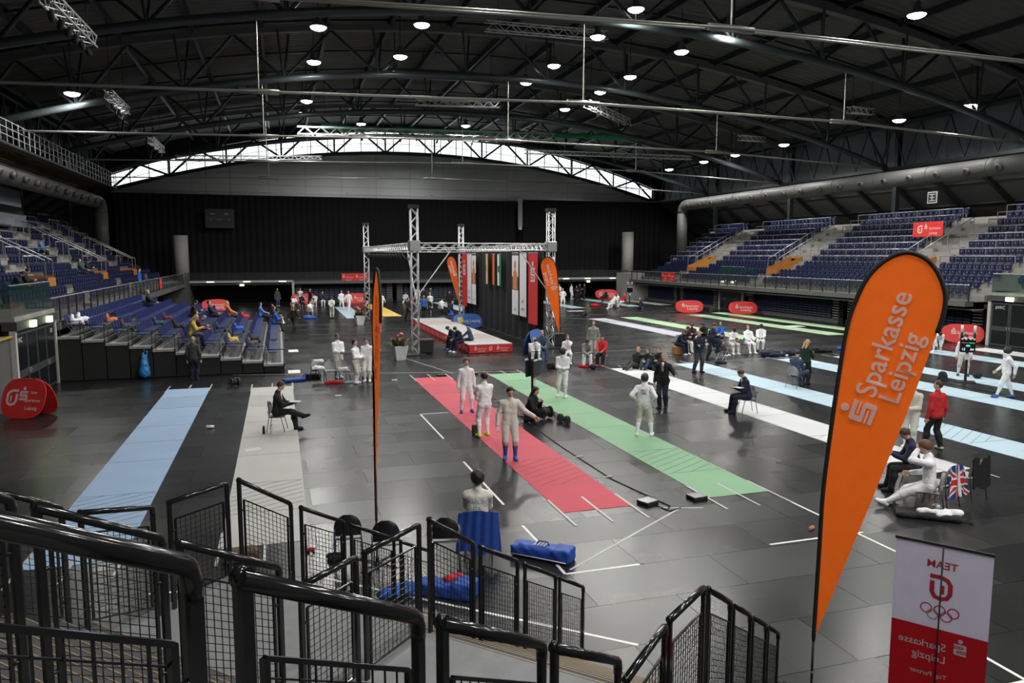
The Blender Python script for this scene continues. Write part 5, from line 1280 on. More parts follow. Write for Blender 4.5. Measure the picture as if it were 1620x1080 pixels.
# ------------------------------------------------------------------ roll-up banner
t = thing('rollup_banner', 'white and red roll-up banner seen from behind with mirrored lettering', 'banner', (6.30, 5.66, 0), R(126))
W = .43
part('upper_field', MB().box(-W, W, -.003, .003, 1.22, 2.1), thin_cloth('rollup_white', (.62, .60, .68), .5, bump=0), t); part('lower_field', MB().box(-W, W, -.003, .003, .09, 1.22), thin_cloth('rollup_red', (.48, .02, .035), .5, bump=0), t)
part('top_clamp', MB().box(-W - .01, W + .01, -.012, .012, 2.09, 2.115), M_black, t); part('support_pole', MB().tube((0, .02, .05), (0, .02, 2.1), .008, 8), M_black, t)
part('cassette', MB().bevbox(-W - .02, W + .02, -.05, .05, .0, .09, .015), M_silver, t)
MCR = mat('print_crimson', (.45, .03, .05), .6); MPK = mat('print_pink', (.62, .42, .46), .6)
for y in (-.005, .005):
    T = lambda x, z: Matrix.Translation((x, y, z))
    part('team_word', put_text(MB(), 'TEAM', T(0, 1.86), width=.27, bold=.01), MCR, t); part('team_emblem', team_logo(MB(), T(0, 1.52), .27), MCR, t); part('five_rings', rings(MB(), T(0, 1.42), .055), MCR, t)
    part('bank_emblem', bank_logo(MB(), T(-.20, 1.0), .17), MPK, t)
    for w, x, z, wd in (('Sparkasse', .14, 1.0, .43), ('Leipzig', .075, .87, .30), ('Top Partner', .07, .70, .34)): part('printed_word', put_text(MB(), w, T(x, z), width=wd, bold=.008), MPK, t)
# ------------------------------------------------------------------ chairs
M_chg = mat('chair_grey', (.33, .33, .32), .5); M_chk = mat('chair_black', (.016, .016, .017), .42); M_leg = mat('chair_leg', (.14, .16, .20), .35, .6)
def chair_meshes():
    def bk(u, v):
        a = 2 * u - 1; k = math.sqrt(max(0, 1 - (max(0, v - .25) / .77) ** 2.4 * .96)); return (a * .225 * k, -.21 - .05 * v + .06 * a * a, .50 + .36 * v - .02 * a * a)
    b = MB(); b.grid(bk, 10, 6); b.grid(lambda u, v: tuple(np.array(bk(1 - u, v)) + (0, -.016, 0)), 10, 6)
    s = MB(); s.grid(lambda u, v: ((u - .5) * .46, -.2 + .42 * v, .455 - .02 * math.sin(math.pi * u) * math.sin(math.pi * v) - .03 * max(0, v - .8)), 8, 6); s.grid(lambda u, v: ((.5 - u) * .46, -.2 + .42 * v, .437 - .02 * math.sin(math.pi * u) * math.sin(math.pi * v) - .03 * max(0, v - .8)), 8, 6)
    l1 = MB().path([(.21, -.22, .62), (.215, -.19, .44), (.225, -.27, .0)], .012, 6); l2 = MB().path([(.21, .14, .44), (.225, .24, .0)], .012, 6)
    l3 = MB().path([(-.21, -.22, .62), (-.215, -.19, .44), (-.225, -.27, .0)], .012, 6); l4 = MB().path([(-.21, .14, .44), (-.225, .24, .0)], .012, 6)
    fr = MB().tube((-.215, -.19, .43), (.215, -.19, .43), .011, 6).tube((-.21, .14, .43), (.21, .14, .43), .011, 6).tube((-.21, -.19, .43), (-.21, .15, .43), .011, 6).tube((.21, -.19, .43), (.21, .15, .43), .011, 6)
    return [('backrest', b.mesh('backrest')), ('seat', s.mesh('seat'))], [('leg', m_.mesh('leg')) for m_ in (l1, l2, l3, l4)] + [('seat_frame', fr.mesh('seat_frame'))]
CH = chair_meshes()
def chair(label, x, y, fa, col='g', rz=None, group=None, seatcol=None):
    t = thing('chair', label, 'chair', (x, y, 0), face_rz(x, y, fa) if rz is None else rz, group)
    for n_, me in CH[0]: link(n_, me, t, (M_chg if (seatcol or col) == 'g' or (n_ == 'seat' and seatcol == 'g') else M_chk) if n_ == 'seat' else (M_chg if col == 'g' else M_chk))
    for n_, me in CH[1]: link(n_, me, t, M_leg)
    return t
def drape(label, mb, m, name='jacket', cat='jacket', res=None):
    o = part(name, mb, m, None); tag(o, label, cat); return o
def lump(name, label, cat, x, y, prims, m, res=.02, k=.05, noise=.006, rz=0.0, z=0.0, group=None):
    me = sdf_mesh(name, prims, res, k, noise, seed=len(label))
    o = link(name, me, None, m, loc=(x, y, z), rot=(0, 0, rz)); tag(o, label, cat, group); return o
# near black chairs behind the middle railing, seats showing light paper
chair('black shell chair beside the edge-on orange flag, a bag under it', .95, 12.2, 178, 'k', seatcol='g')
chair('black shell chair partly behind the edge-on orange flag', 1.52, 11.75, 176, 'k', seatcol='g')
chair('empty black shell chair right beside the seated fencer with the name on the back', 2.45, 11.6, 180, 'k', seatcol='g')
chair('chair hung with a blue jacket under the seated fencer with the name on the back', 3.05, 11.75, 180, 'k')
def cape(w0, w1, z0, z1, dep, fold=.02, n=20):
    return MB().grid(lambda u, v: ((u - .5) * (w0 + (w1 - w0) * v) , -.26 - dep * math.sin(math.pi * u) * .0 - .03 - fold * math.sin(u * 26 + v * 3) - .05 * v * (1 - v), z0 + (z1 - z0) * v), n, 8)
rzc = face_rz(3.05, 11.75, 180)
mb = MB().grid(lambda u, v: ((u - .5) * (.66 + .10 * v), .06 * (2 * u - 1) ** 2 - .29 - .016 * math.sin(u * 30 + v * 2) - .05 * v, .86 - .68 * v + .05 * math.sin(u * 9) * v - .05 * (2 * u - 1) ** 2), 26, 10)
mb.grid(lambda u, v: ((.5 - u) * (.66 + .10 * v), .06 * (2 * u - 1) ** 2 - .275 - .016 * math.sin((1 - u) * 30 + v * 2) - .05 * v, .86 - .68 * v + .05 * math.sin((1 - u) * 9) * v - .05 * (2 * u - 1) ** 2), 26, 10)
o = part('draped_jacket', mb, mat('jacket_blue', (.010, .045, .26), .7, bump=.3, bscale=20), None, loc=(3.05, 11.75, 0), rot=(0, 0, rzc)); tag(o, 'blue jacket hung over the chair of the fencer with the name on the back', 'jacket')
# group of chairs at the left
chair('empty grey chair with a white towel on its seat behind the standing fencers', 2.33, 30.5, 20)
chair('empty grey chair between the bag chair and the towel chair', 1.85, 30.5, 10)
chair('grey chair loaded with a white jacket and a bag near the blue bag', 1.38, 30.8, 60)
chair('grey chair half hidden behind the two fencers in conversation', 3.15, 30.9, 0)
W_ = cl('W'); K_ = cl('K'); N_ = cl('N')
lump('towel', 'white towel lying on the seat of the empty grey chair', 'towel', 2.33, 30.5, [('c', (-.15, .05, 0), (.15, .05, 0), .06, .06), ('c', (-.15, .15, -.02), (.15, .15, -.12), .04, .04)], W_, z=.49, noise=.01)
lump('draped_clothes', 'white jacket and patterned bag heaped on the grey chair near the blue bag', 'clothes', 1.38, 30.8, [('c', (-.15, -.25, .38), (.15, -.25, .38), .07, .07), ('c', (-.1, -.1, .08), (.15, .1, .05), .11, .09), ('c', (-.2, -.26, .1), (.2, -.27, .1), .06, .06)], W_, z=.45, noise=.012)
lump('fencing_bag', 'blue fencing bag lying flat beside the loaded grey chair', 'bag', .5, 30.9, [('b', (-.05, 0, .07), (.40, .08, .02), .05), ('c', (.25, 0, .1), (.38, .05, .25), .05, .03)], mat('bag_blue', (.012, .06, .34), .6, bump=.3, bscale=20), rz=.25)
lump('clothes_heap', 'red jacket heaped on the floor under the grey chairs', 'clothes', 1.95, 29.9, [('c', (-.3, 0, .05), (.25, .05, .05), .07, .08), ('c', (-.2, 0, .08), (0, 0, .12), .06, .05)], cl('R'))
lump('clothes_heap', 'pale blue shoes and cloth lying under the towel chair', 'clothes', 2.55, 29.8, [('c', (-.2, 0, .04), (.2, .03, .04), .05, .06)], mat('paleclothes', (.35, .45, .52), .8))
lump('mask_on_floor', 'pair of dark and white masks on the floor behind the two talking fencers', 'mask', 3.2, 30.4, [('e', (0, 0, .12), (.12, .14, .13), np.eye(3)), ('e', (.28, .05, .12), (.13, .12, .13), np.eye(3))], mat('mask_floor', (.09, .09, .09), .5, .3))
lump('bag', 'black bag on the floor behind the loaded grey chair', 'bag', 1.2, 31.3, [('b', (0, 0, .12), (.26, .10, .06), .05)], K_)
# referees' and officials' chairs
chair('grey chair of the referee in black seated on the grey piste', -.17, 22.2, 78)
chair('grey chair of the referee reading papers by the white piste', 14.2, 20.4, -70)
chair('grey chair of the official in a bright navy suit on the pale blue piste', 18.65, 23.8, 150)
chair('grey chair with black jacket hung over its back beside the striped flag chair', 13.6, 11.75, -125)
chair('grey chair draped with the red, white and blue flag', 12.62, 11.5, -118)
chair('blue-legged chair of the slumped fencer in white', 12.0, 11.2, -92)
mb = MB().grid(lambda u, v: ((u - .5) * .52, -.27 - .02 * math.sin(u * 25) - .04 * v, .88 - .62 * v + .03 * math.sin(u * 8)), 18, 8); mb.grid(lambda u, v: ((.5 - u) * .52, -.25 - .02 * math.sin((1 - u) * 25) - .04 * v, .88 - .62 * v + .03 * math.sin((1 - u) * 8)), 18, 8)
o = part('draped_jacket', mb, K_, None, loc=(13.6, 11.75, 0), rot=(0, 0, face_rz(13.6, 11.75, -125))); tag(o, 'black jacket hung over the back of a grey chair beside the striped flag', 'jacket')
# union flag hanging over a chair back: stripes as cloth fields
t = thing('draped_flag', 'red, white and blue crossed flag draped over a chair back', 'flag', (12.62, 11.5, 0), face_rz(12.62, 11.5, -118))
def fy(u, v): return -.285 - .05 * v - .02 * math.sin(u * 18 + 2 * v)
def fpt(u, v, d): return ((u - .5) * (.58 + .18 * v), fy(u, v) - d, .90 - .66 * v - .10 * (2 * u - 1) ** 2 * (1 - v))
part('flag_cloth', MB().grid(lambda u, v: fpt(u, v, 0), 24, 12).grid(lambda u, v: fpt(1 - u, v, -.006), 24, 12), F('union_blue', (.012, .03, .20)), t)
def stripe(name, p, q, w, d, m):
    p = Vector(p); q = Vector(q); n_ = Vector((-(q - p).y, (q - p).x)).normalized() * w
    part(name, MB().grid(lambda u, v: fpt(*(p.lerp(q, u) + n_ * (2 * v - 1)), d), 24, 2), m, t)
WF, RF = F('union_white', (.72, .72, .72)), F('union_red', (.50, .015, .025))
for p, q in (((.02, .05), (.98, .95)), ((.98, .05), (.02, .95))): stripe('white_diagonal', p, q, .09, .004, WF); stripe('red_diagonal', p, q, .04, .007, RF)
stripe('white_cross', (0.01, .5), (.99, .5), .14, .010, WF); stripe('white_cross', (.5, .01), (.5, .99), .14, .010, WF)
stripe('red_cross', (0.01, .5), (.99, .5), .085, .013, RF); stripe('red_cross', (.5, .01), (.5, .99), .085, .013, RF)
lump('fencing_bag', 'open black fencing bag full of white clothes in front of the striped flag chair', 'bag', 11.75, 10.95, [('b', (0, .05, .05), (.52, .14, .01), .04), ('c', (-.5, -.1, .05), (.45, -.14, .06), .05, .06), ('c', (-.45, .2, .06), (.5, .22, .05), .05, .05), ('c', (.3, -.1, .05), (.7, -.2, .03), .05, .02)], K_, rz=-.6)
lump('white_clothes', 'white fencing clothes spilling over the open black bag', 'clothes', 11.85, 10.9, [('c', (-.25, .02, .12), (.35, .05, .12), .05, .06), ('c', (.05, -.12, .11), (.45, .12, .10), .06, .05), ('b', (.35, .15, .12), (.14, .06, .005), .02)], W_, rz=-.6, noise=.012)
lump('mask_on_floor', 'small steel mask standing behind the open black bag', 'mask', 12.1, 11.1, [('e', (0, 0, .1), (.09, .1, .1), np.eye(3))], mat('mask_steel', (.35, .35, .36), .4, .7))
lump('snack_bag', 'small orange snack bag on the floor by the chair legs', 'packet', 11.85, 11.2, [('c', (-.06, 0, .03), (.06, 0, .03), .03, .03)], cl('O'), res=.012, k=.02, noise=0)
# bags near the railing
def long_bag(label, x, y, rz, L_=1.15, m=None):
    t = thing('fencing_bag', label, 'bag', (x, y, 0), rz)
    link('bag_body', sdf_mesh('bag_body', [('b', (-.05, 0, .10), (L_ / 2 - .12, .12, .05), .05), ('b', (L_ / 2 - .17, 0, .12), (.10, .13, .07), .05), ('b', (-.1, 0, .17), (L_ / 2 - .28, .08, .01), .04)], .018, .04, .007), t, m)
    for s in (-1, 1): part('piping', MB().path([(-L_ / 2 + .06, s * .19, .06), (0, s * .215, .07), (L_ / 2 - .06, s * .215, .06)], .008, 5), M_print, t)
    part('handle', MB().path([(-.12, .0, .21), (-.08, .02, .27), (.08, .02, .27), (.12, 0, .21)], .012, 5), mat('strap_navy', (.01, .02, .10), .7), t)
    tx = MB()
    for k in range(16): a = k * 2.4; tx.box(-.12 + .17 * (k % 4) / 3 - .02, -.12 + .17 * (k % 4) / 3 + .015, -.06 + .04 * (k // 4) - .012, -.06 + .04 * (k // 4) + .01, .228, .232)
    part('print_patch', tx, M_print, t)
    return t
MBL = MATS['bag_blue']
long_bag('long blue fencing bag with white print lying by the white floor tapes', 4.05, 11.35, R(-42), 1.1, MBL)
lump('fencing_bag', 'blue fencing bag with red cloth on it behind the middle railing', 'bag', 2.2, 10.45, [('b', (0, 0, .10), (.38, .10, .05), .05), ('b', (.3, .05, .13), (.12, .14, .08), .05)], MBL, rz=-.6)
lump('red_cloth', 'crumpled red cloth on top of the blue bag', 'cloth', 2.35, 10.5, [('c', (-.1, 0, 0), (.1, .03, 0), .07, .06)], cl('R'), z=.22)
lump('blue_clothes', 'blue and white clothes heap beside the blue bag behind the railing', 'clothes', 1.6, 10.6, [('c', (-.3, 0, .06), (.3, 0, .08), .08, .08), ('c', (-.1, .1, .1), (.2, .1, .1), .07, .07)], cl('B'), noise=.010)
lump('brown_bag', 'brown bag on the floor behind the railing at the end of the grey piste', 'bag', -.75, 12.7, [('b', (0, 0, .10), (.22, .10, .05), .05)], cl('H'))
lump('mask_on_floor', 'steel mask on the chair beside the seated fencer with the name on the back', 'mask', 2.6, 11.55, [('e', (0, 0, .11), (.10, .12, .11), np.eye(3))], MATS['mask_steel'], z=.47)
lump('shoes', 'dark shoes with a red tip under the black chair by the edge-on flag', 'shoes', .75, 12.2, [('c', (-.1, 0, .05), (.1, 0, .05), .05, .05), ('c', (-.1, .14, .05), (.1, .14, .05), .05, .05)], K_)
lump('can', 'small red can on the floor beside the end of the grey piste', 'can', .35, 12.75, [('c', (-.05, 0, .034), (.05, 0, .034), .034, .034)], cl('R'), res=.01, k=.01, noise=0)
# ------------------------------------------------------------------ scoring stands
M_scr = mat('score_screen', (.01, .01, .012), .25)
def scoring(label, x, y, fa, digits=None, h=1.75):
    t = thing('scoring_stand', label, 'scoring stand', (x, y, 0), face_rz(x, y, fa) + math.pi)
    part('pole', MB().box(-.045, .045, -.045, .045, .03, h - .45), M_black, t); part('base', MB().bevbox(-.35, .35, -.3, .3, 0, .03, .01), M_black, t)
    for s, yy in ((-1, -.10), (1, .10)):
        sc = part('screen', MB().bevbox(-.26, .26, yy - .04, yy + .04, h - .5, h + .02, .015), M_scr, t)
        part('bezel', MB().box(-.235, .235, yy + s * .041, yy + s * .044, h - .47, h - .0), M_blackg, sc)
        if digits:
            mb = MB(); put_text(mb, digits[0], frame((-.14 * -s, yy + s * .047, h - .42), (-s, 0, 0)), size=.13); put_text(mb, digits[1], frame((.14 * -s, yy + s * .047, h - .42), (-s, 0, 0)), size=.13); part('digits', mb, mat('digit_glow', (.7, .7, .7), .4, emit=(1, 1, 1), estr=1.0), sc)
            part('clock', MB().box(-.07, .07, yy + s * .045 - .001, yy + s * .045 + .001, h - .27, h - .2), mat('clock_teal', (.05, .4, .4), .4, emit=(.1, .8, .8), estr=.7), sc)
            for q, c in ((-1, (.9, .05, .1)), (1, (.1, .8, .1))): part('score_bar', MB().box(min(.02 * q, .22 * q), max(.02 * q, .22 * q), yy + s * .045 - .001, yy + s * .045 + .001, h - .13, h - .11), mat('bar_%d' % q, c, .4, emit=c, estr=.8), sc)
        for q in (-.2, -.08, .08, .2): part('lamp_bulb', MB().lathe([(0, -.03), (.03, -.02), (.04, .01), (.03, .035), (0, .045)], 8), M_white, sc, loc=(q, yy + s * .06, h + .02))
    for q in (-.22, .22):
        part('light_tube', MB().tube((q, 0, h), (q, 0, h + .28), .045, 10), M_black, t); part('tube_glow', MB().tube((q, 0, h + .28), (q, 0, h + .56), .048, 10), mat('tube_white', (.72, .72, .70), .4), t)
    part('notice', MB().box(-.07, .07, -.05, -.046, h - .8, h - .55), M_print, t)
    return t
scoring('scoring stand with two dark screens between the red and the green piste', 7.5, 22.0, 62)
scoring('scoring stand showing white digits on the pale blue pistes', 26.0, 22.9, 6, ('12', '34'), 1.7)
scoring('far scoring stand in front of the far red oval banner', 7.1, 64.5, 20)
scoring('far scoring stand behind the seated row at the far tunnel', 34.4, 70.2, 20)
def reel(label, x, y, rz, s=1.0):
    t = thing('cable_reel', label, 'reel', (x, y, 0), rz, scl=s); M = Matrix.Translation((0, 0, .17)) @ Matrix.Rotation(R(90), 4, 'Y')
    for a, b, r_, n_ in ((-.13, -.10, .15, 'reel_disc'), (.10, .13, .15, 'reel_disc'), (-.10, .10, .10, 'wound_cable')): part(n_, MB().tube(M @ Vector((0, 0, a)), M @ Vector((0, 0, b)), r_, 16), M_black if n_ == 'wound_cable' else M_dark, t)
    part('stand_frame', MB().path([(-.17, -.16, .01), (-.17, 0, .3), (-.17, .16, .01)], .012, 5).path([(.17, -.16, .01), (.17, 0, .3), (.17, .16, .01)], .012, 5).tube((-.17, 0, .3), (.17, 0, .3), .014, 6), M_steel, t)
    return t
reel('black cable reel at the foot of the scoring stand between red and green piste', 7.75, 21.45, .3, 1.2)
reel('pair reel nearer to the green piste, first of two small ones', 8.0, 20.9, 1.2, .75); reel('small cable reel farthest from the scoring stand foot', 8.08, 20.55, 1.2, .75)
reel('cable reel standing on the pale blue pistes beside the scoring stand', 25.5, 23.5, .8, 1.1)
reel('far cable reel before the lavender piste', 23.9, 57.2, .5, 1.4); reel('cable reel beside the red oval banner near the doors', 36.4, 58.0, .5, 1.4)
reel('far cable reel near the referee seated by the tunnel', 30.4, 74.5, .5, 1.3); reel('cable reel beside the end of the grey piste', -1.75, 30.3, .4, 1.1)
def plate(label, x, y, rz):
    t = thing('cable_box', label, 'box', (x, y, 0), rz); part('box_body', MB().bevbox(-.17, .17, -.15, .15, 0, .075, .01), M_black, t); part('steel_lid', MB().box(-.16, .16, -.14, .14, .075, .08), mat('steel_lid', (.35, .36, .37), .22, .9), t); return t
plate('flat black cable box with steel lid beside the red piste end', 7.0, 13.3, .35); plate('flat black cable box with steel lid on the green piste corner', 8.12, 13.28, .1)
plate('flat cable box at the far end of the red piste', 6.35, 30.5, 0); plate('flat cable box between the far ends of red and green piste', 7.75, 30.55, 0)
def cable(label, pts, r_=.012):
    o = part('cable', MB().path([(x, y, r_) for x, y in pts], r_, 5), M_black, None); tag(o, label, 'cable')
cable('black cable running along the floor between the red and the green piste', [(6.95, 30.2), (7.1, 26), (7.05, 22.5), (6.95, 18), (7.0, 15), (7.35, 13.0), (7.25, 12.9)])
cable('short cable joining the cable box to the tape cross', [(7.1, 13.1), (7.2, 12.75), (7.5, 12.85)], .010)
cable('cable running between the two pale blue pistes', [(24.9, 30), (24.8, 24), (25.1, 19), (25.2, 15)])
for x, y, a in ((7.05, 24.5, .2), (7.0, 17.0, .2), (6.98, 15.2, .2)): link('tape_strip', MB().box(-.12, .12, -.02, .02, .012, .026).mesh('tape_strip'), floor, M_tapeg, loc=(x, y, 0), rot=(0, 0, a))
# ------------------------------------------------------------------ planters
def planter(label, x, y, s=1.0, seed=1):
    rr = random.Random(seed); t = thing('flower_planter', label, 'planter', (x, y, 0), .2, scl=s)
    mb = MB(); a, b = .20, .31
    mb.add([(-a, -a, 0), (a, -a, 0), (a, a, 0), (-a, a, 0), (-b, -b, .62), (b, -b, .62), (b, b, .62), (-b, b, .62), (-b + .03, -b + .03, .62), (b - .03, -b + .03, .62), (b - .03, b - .03, .62), (-b + .03, b - .03, .62)], [(3, 2, 1, 0), (0, 1, 5, 4), (1, 2, 6, 5), (2, 3, 7, 6), (3, 0, 4, 7), (4, 5, 9, 8), (5, 6, 10, 9), (6, 7, 11, 10), (7, 4, 8, 11)])
    part('pot', mb, mat('pot_white', (.66, .66, .66), .4), t); part('soil', MB().box(-.27, .27, -.27, .27, .5, .58), cl('H'), t)
    def leaf(L_, w, m, nm):
        az = rr.random() * 6.28; up = .45 + rr.random() * .8; d = Vector((math.cos(az) * math.cos(up), math.sin(az) * math.cos(up), math.sin(up))); sd = Vector((-math.sin(az), math.cos(az), 0)); p = Vector((rr.uniform(-.18, .18), rr.uniform(-.18, .18), .56))
        v = []; 
        for k in range(4):
            f_ = k / 3; c = p + d * (L_ * f_) - Vector((0, 0, .22 * L_ * f_ * f_)); ww = w * math.sin(math.pi * (f_ * .8 + .18)); v += [c - sd * ww, c + sd * ww]
        part(nm, MB().add(v, [(2 * k, 2 * k + 1, 2 * k + 3, 2 * k + 2) for k in range(3)]), m, t)
    G1 = mat('leaf_green', (.05, .12, .025), .5); G2 = mat('leaf_olive', (.12, .12, .03), .5); G3 = mat('leaf_red', (.28, .05, .04), .5)
    for k in range(80): leaf(rr.uniform(.40, .72), rr.uniform(.03, .06), rr.choice((G1, G1, G2, G2, G3)), 'leaf')
    for k in range(2): c = (rr.uniform(-.12, .2), rr.uniform(-.12, .2), rr.uniform(.95, 1.12)); fl = part('flower', MB().lathe([(.02, -.06), (.09, -.02), (.11, .04), (.05, .09), (0, .10)], 9), mat('petal_pink', (.55, .12, .15), .5), t, loc=c); part('stalk', MB().tube((0, 0, -.06), (-c[0] * .6, -c[1] * .6, -.5), .01, 5), G1, fl)
    return t
planter('white planter with pink flowers at the foot of the near truss tower', 5.45, 36.0, 1.12, 2); planter('white planter with flowers by the far truss tower and yellow piste', 5.5, 55.2, 1.12, 5)
# ------------------------------------------------------------------ small floor things
def box_item(name, label, cat, x, y, dims, m, z=0.0, rz=0.0):
    o = part(name, MB().bevbox(-dims[0] / 2, dims[0] / 2, -dims[1] / 2, dims[1] / 2, 0, dims[2], min(min(dims) * .2, .02)), m, None, loc=(x, y, z), rot=(0, 0, rz)); tag(o, label, cat); return o
o = thing('drink_can', 'small dark and orange drink can lying by the big flag', 'can', (9.2, 11.1, .033), .5); part('can_body', MB().tube((-.06, 0, 0), (.06, 0, 0), .033, 12), cl('O'), o); part('can_end', MB().tube((-.075, 0, 0), (-.06, 0, 0), .027, 12), M_alu, o)
box_item('score_sheet', 'white score sheet with a pen lying on the grey piste', 'paper', -.8, 20.15, (.42, .3, .006), M_print, .008, .3)
o = thing('water_bottle', 'clear water bottle standing on the grey piste behind the referee', 'bottle', (-.33, 21.75, .008)); part('bottle_body', MB().lathe([(.035, 0), (.038, .02), (.038, .17), (.015, .22), (.014, .25)], 12), mat('bottle_plastic', (.6, .62, .62), .1, alpha=.5), o); part('bottle_cap', MB().tube((0, 0, .25), (0, 0, .28), .018, 10), cl('A'), o)
o = thing('thermos', 'small black thermos standing on the grey piste by the chair leg', 'bottle', (-.55, 21.9, .008)); part('flask', MB().lathe([(.035, 0), (.036, .17), (.03, .19)], 12), M_black, o); part('lid', MB().tube((0, 0, .19), (0, 0, .225), .03, 10), M_dark, o)
o = thing('cup', 'white cup lying on the dark floor beside the sky-blue piste', 'cup', (-2.05, 23.1, .05)); part('cup_body', MB().tube((-.1, 0, 0), (.1, 0, 0), .05, 12, .035), M_white, o); part('cup_rim', MB().tube((-.105, 0, 0), (-.095, 0, 0), .055, 12), M_white, o)
box_item('drink_box', 'black and white carton behind the fencer in yellow shoes', 'box', 5.15, 20.2, (.16, .12, .26), M_dark)
o = thing('blue_sack', 'bright blue plastic sack tied to the dark side of the bleacher', 'sack', (-5.35, 33.35, 0))
link('sack_body', sdf_mesh('sack_body', [('c', (0, 0, .25), (0, 0, .6), .22, .16), ('c', (0, 0, .6), (-.03, 0, 1.05), .14, .05), ('c', (.05, 0, .7), (.12, 0, 1.15), .08, .03)], .025, .05, .012), o, mat('sack_blue', (.03, .22, .55), .35)); part('tie', MB().tube((0, 0, 1.05), (0, .25, 1.3), .015, 5), mat('sack_tie', (.03, .2, .5), .5), o)
for lab, x, y, c, s in (('dark heap of jackets and bags on the floor beside the three seated fencers', 23.4, 31.7, 'N', 1.0), ('second dark heap of bags farther along the pale blue piste end', 24.7, 31.8, 'N', .9), ('white jacket lying on the dark heap of bags', 23.9, 31.6, 'W', .5), ('small dark rucksack alone on the taped line', 19.6, 30.3, 'N', .45), ('flat black bag on the floor behind the person in green', 26.9, 32.4, 'K', .9), ('blue bag half hidden by the big flag behind the pistes', 28.6, 32.8, 'B', .5),
                        ('black bags behind the masked fencer on the green piste', 11.8, 31.2, 'K', .9), ('red bag on the floor between two seated fencers', 12.95, 31.1, 'R', .4), ('red bag under the chair of the fencer in the grey hoodie', 13.45, 31.15, 'R', .5), ('dark blue and black bag on the floor before the fencer bent on a chair', 2.2, 61.8, 'B', .9), ('red bag lying by the far pale blue piste', 30.0, 69.0, 'R', .8), ('red bag lying at the hall end by the kneeling fencers', 13.2, 78.5, 'R', .8)):
    lump('bag', lab, 'bag', x, y, [('b', (-.05 * s, .05 * s, .14 * s), (.40 * s, .12 * s, .07 * s), .07 * s), ('c', (-.1 * s, -.15 * s, .1 * s), (.55 * s, -.2 * s, .08 * s), .12 * s, .09 * s), ('c', (-.2 * s, .1 * s, .2 * s), (.1 * s, .1 * s, .25 * s), .12 * s, .1 * s)], cl(c), res=.035 if s > .6 else .022, noise=.012)
o = lump('fencing_mask', 'dark blue and white mask at the feet of the fencer in a grey hoodie', 'mask', 13.15, 30.35, [('e', (0, 0, .13), (.17, .14, .13), np.eye(3))], N_); o = lump('fencing_mask', 'black mask lying on the pale blue piste by the scoring stand with digits', 'mask', 27.2, 23.4, [('e', (0, 0, .13), (.2, .15, .12), np.eye(3))], K_)
box_item('wooden_box', 'small wooden box used as a seat by the person bending forward', 'box', 19.3, 33.8, (.45, .4, .42), mat('box_wood', (.38, .18, .06), .6))
t = thing('folding_stool', 'folding stool with crossed legs under the foot of the person writing', 'stool', (20.15, 31.15, 0), face_rz(20.15, 31.15, 60))
part('stool_seat', MB().grid(lambda u, v: ((u - .5) * .42, (v - .5) * .36, .44 - .03 * math.sin(math.pi * u)), 6, 2).grid(lambda u, v: ((.5 - u) * .42, (v - .5) * .36, .43 - .03 * math.sin(math.pi * u)), 6, 2), K_, t)
for s in (-1, 1):
    for a in (-1, 1): bar('leg', (a * .22, s * .17, .44), (-a * .22, s * .17, 0.01), .013, M_alu, t, 6)
lump('cloth_on_floor', 'small white cloth on the floor beside the far end of the red piste', 'cloth', 4.3, 29.9, [('c', (-.08, 0, .03), (.08, 0, .03), .03, .03)], W_, res=.015, k=.02)
o = box_item('paper', 'white paper on the dark floor before the three fencers by the chairs', 'paper', 1.9, 27.3, (.22, .15, .006), M_print)
o = box_item('score_sheet', 'white sheet on the floor between the white and the pale blue piste', 'paper', 16.3, 23.4, (.4, .28, .006), M_print, 0, .4)
box_item('crate', 'dark box standing at the far end of the bleacher', 'box', -.6, 54.6, (1.6, 1.4, .9), M_black)
# ------------------------------------------------------------------ people in the foreground and middle
FE = dict(fencer=True)
person('fencer in cream whites with blue socks looking down, one arm held out', 5.3, 17.3, 5, 'reach', 1.84, 'C', 'C', 'U', 'U', 'k', 'short', glove='r', turn=15, rh=(.17, .05, .48), **FE)
person('fencer in white with yellow shoes, the back half turned', 5.32, 19.75, 205, 'front', 1.80, 'W', 'W', 'W', 'Y', 'k', 'short', la=(-.09, .0), ra=(.08, .06), turn=10, nod=12, **FE)
person('fencer in white with blue shoes facing the pair on the red piste', 5.62, 23.1, 10, 'apart', 1.74, 'W', 'W', 'W', 'U', 'b', 'curly', glove='r', nod=10, **FE)
person('person in black crouching behind the scoring stand', 7.1, 21.3, 60, 'crouch', 1.7, 'K', 'K', 'K', 'K', 'k', 'long')
person('fencer in white wearing a dark mask, hands together on the green piste', 9.5, 24.6, -8, 'front', 1.78, 'W', 'W', 'W', 'W', 'k', 'short', mask='w', la=(-.06, .03), ra=(.10, -.06), nod=22, glove='l', **FE)
person('fencer seen from behind with a black mask and a name on the back', 9.56, 18.5, 172, 'hips', 1.76, 'W', 'C', 'W', 'W', 'k', 'short', mask='w', text=[('ZHU', .215, .15), ('GER', .165, .17)], **FE)
person('referee in a black suit standing with one hand held out', 11.95, 21.8, -18, 'point', 1.84, 'K', 'N', 'K', 'K', 'g', 'short', suit=True, coat=.25, lh=(-.27, .14, .64))
person('referee in a dark suit reading papers on a chair by the white piste', 14.2, 20.4, -70, 'sitphone', 1.80, 'V', 'V', 'K', 'K', 'b', 'short', suit=True, coat=.15)
person('official in a bright navy suit seated with the back turned', 18.65, 23.8, 150, 'sitcross', 1.82, 'J', 'J', 'K', 'H', 'k', 'short', suit=True, coat=.15)
person('person in a dark green coat standing with a tablet', 19.5, 24.3, 150, 'read', 1.76, 'E', 'K', 'K', 'K', 'y', 'long', coat=.6)
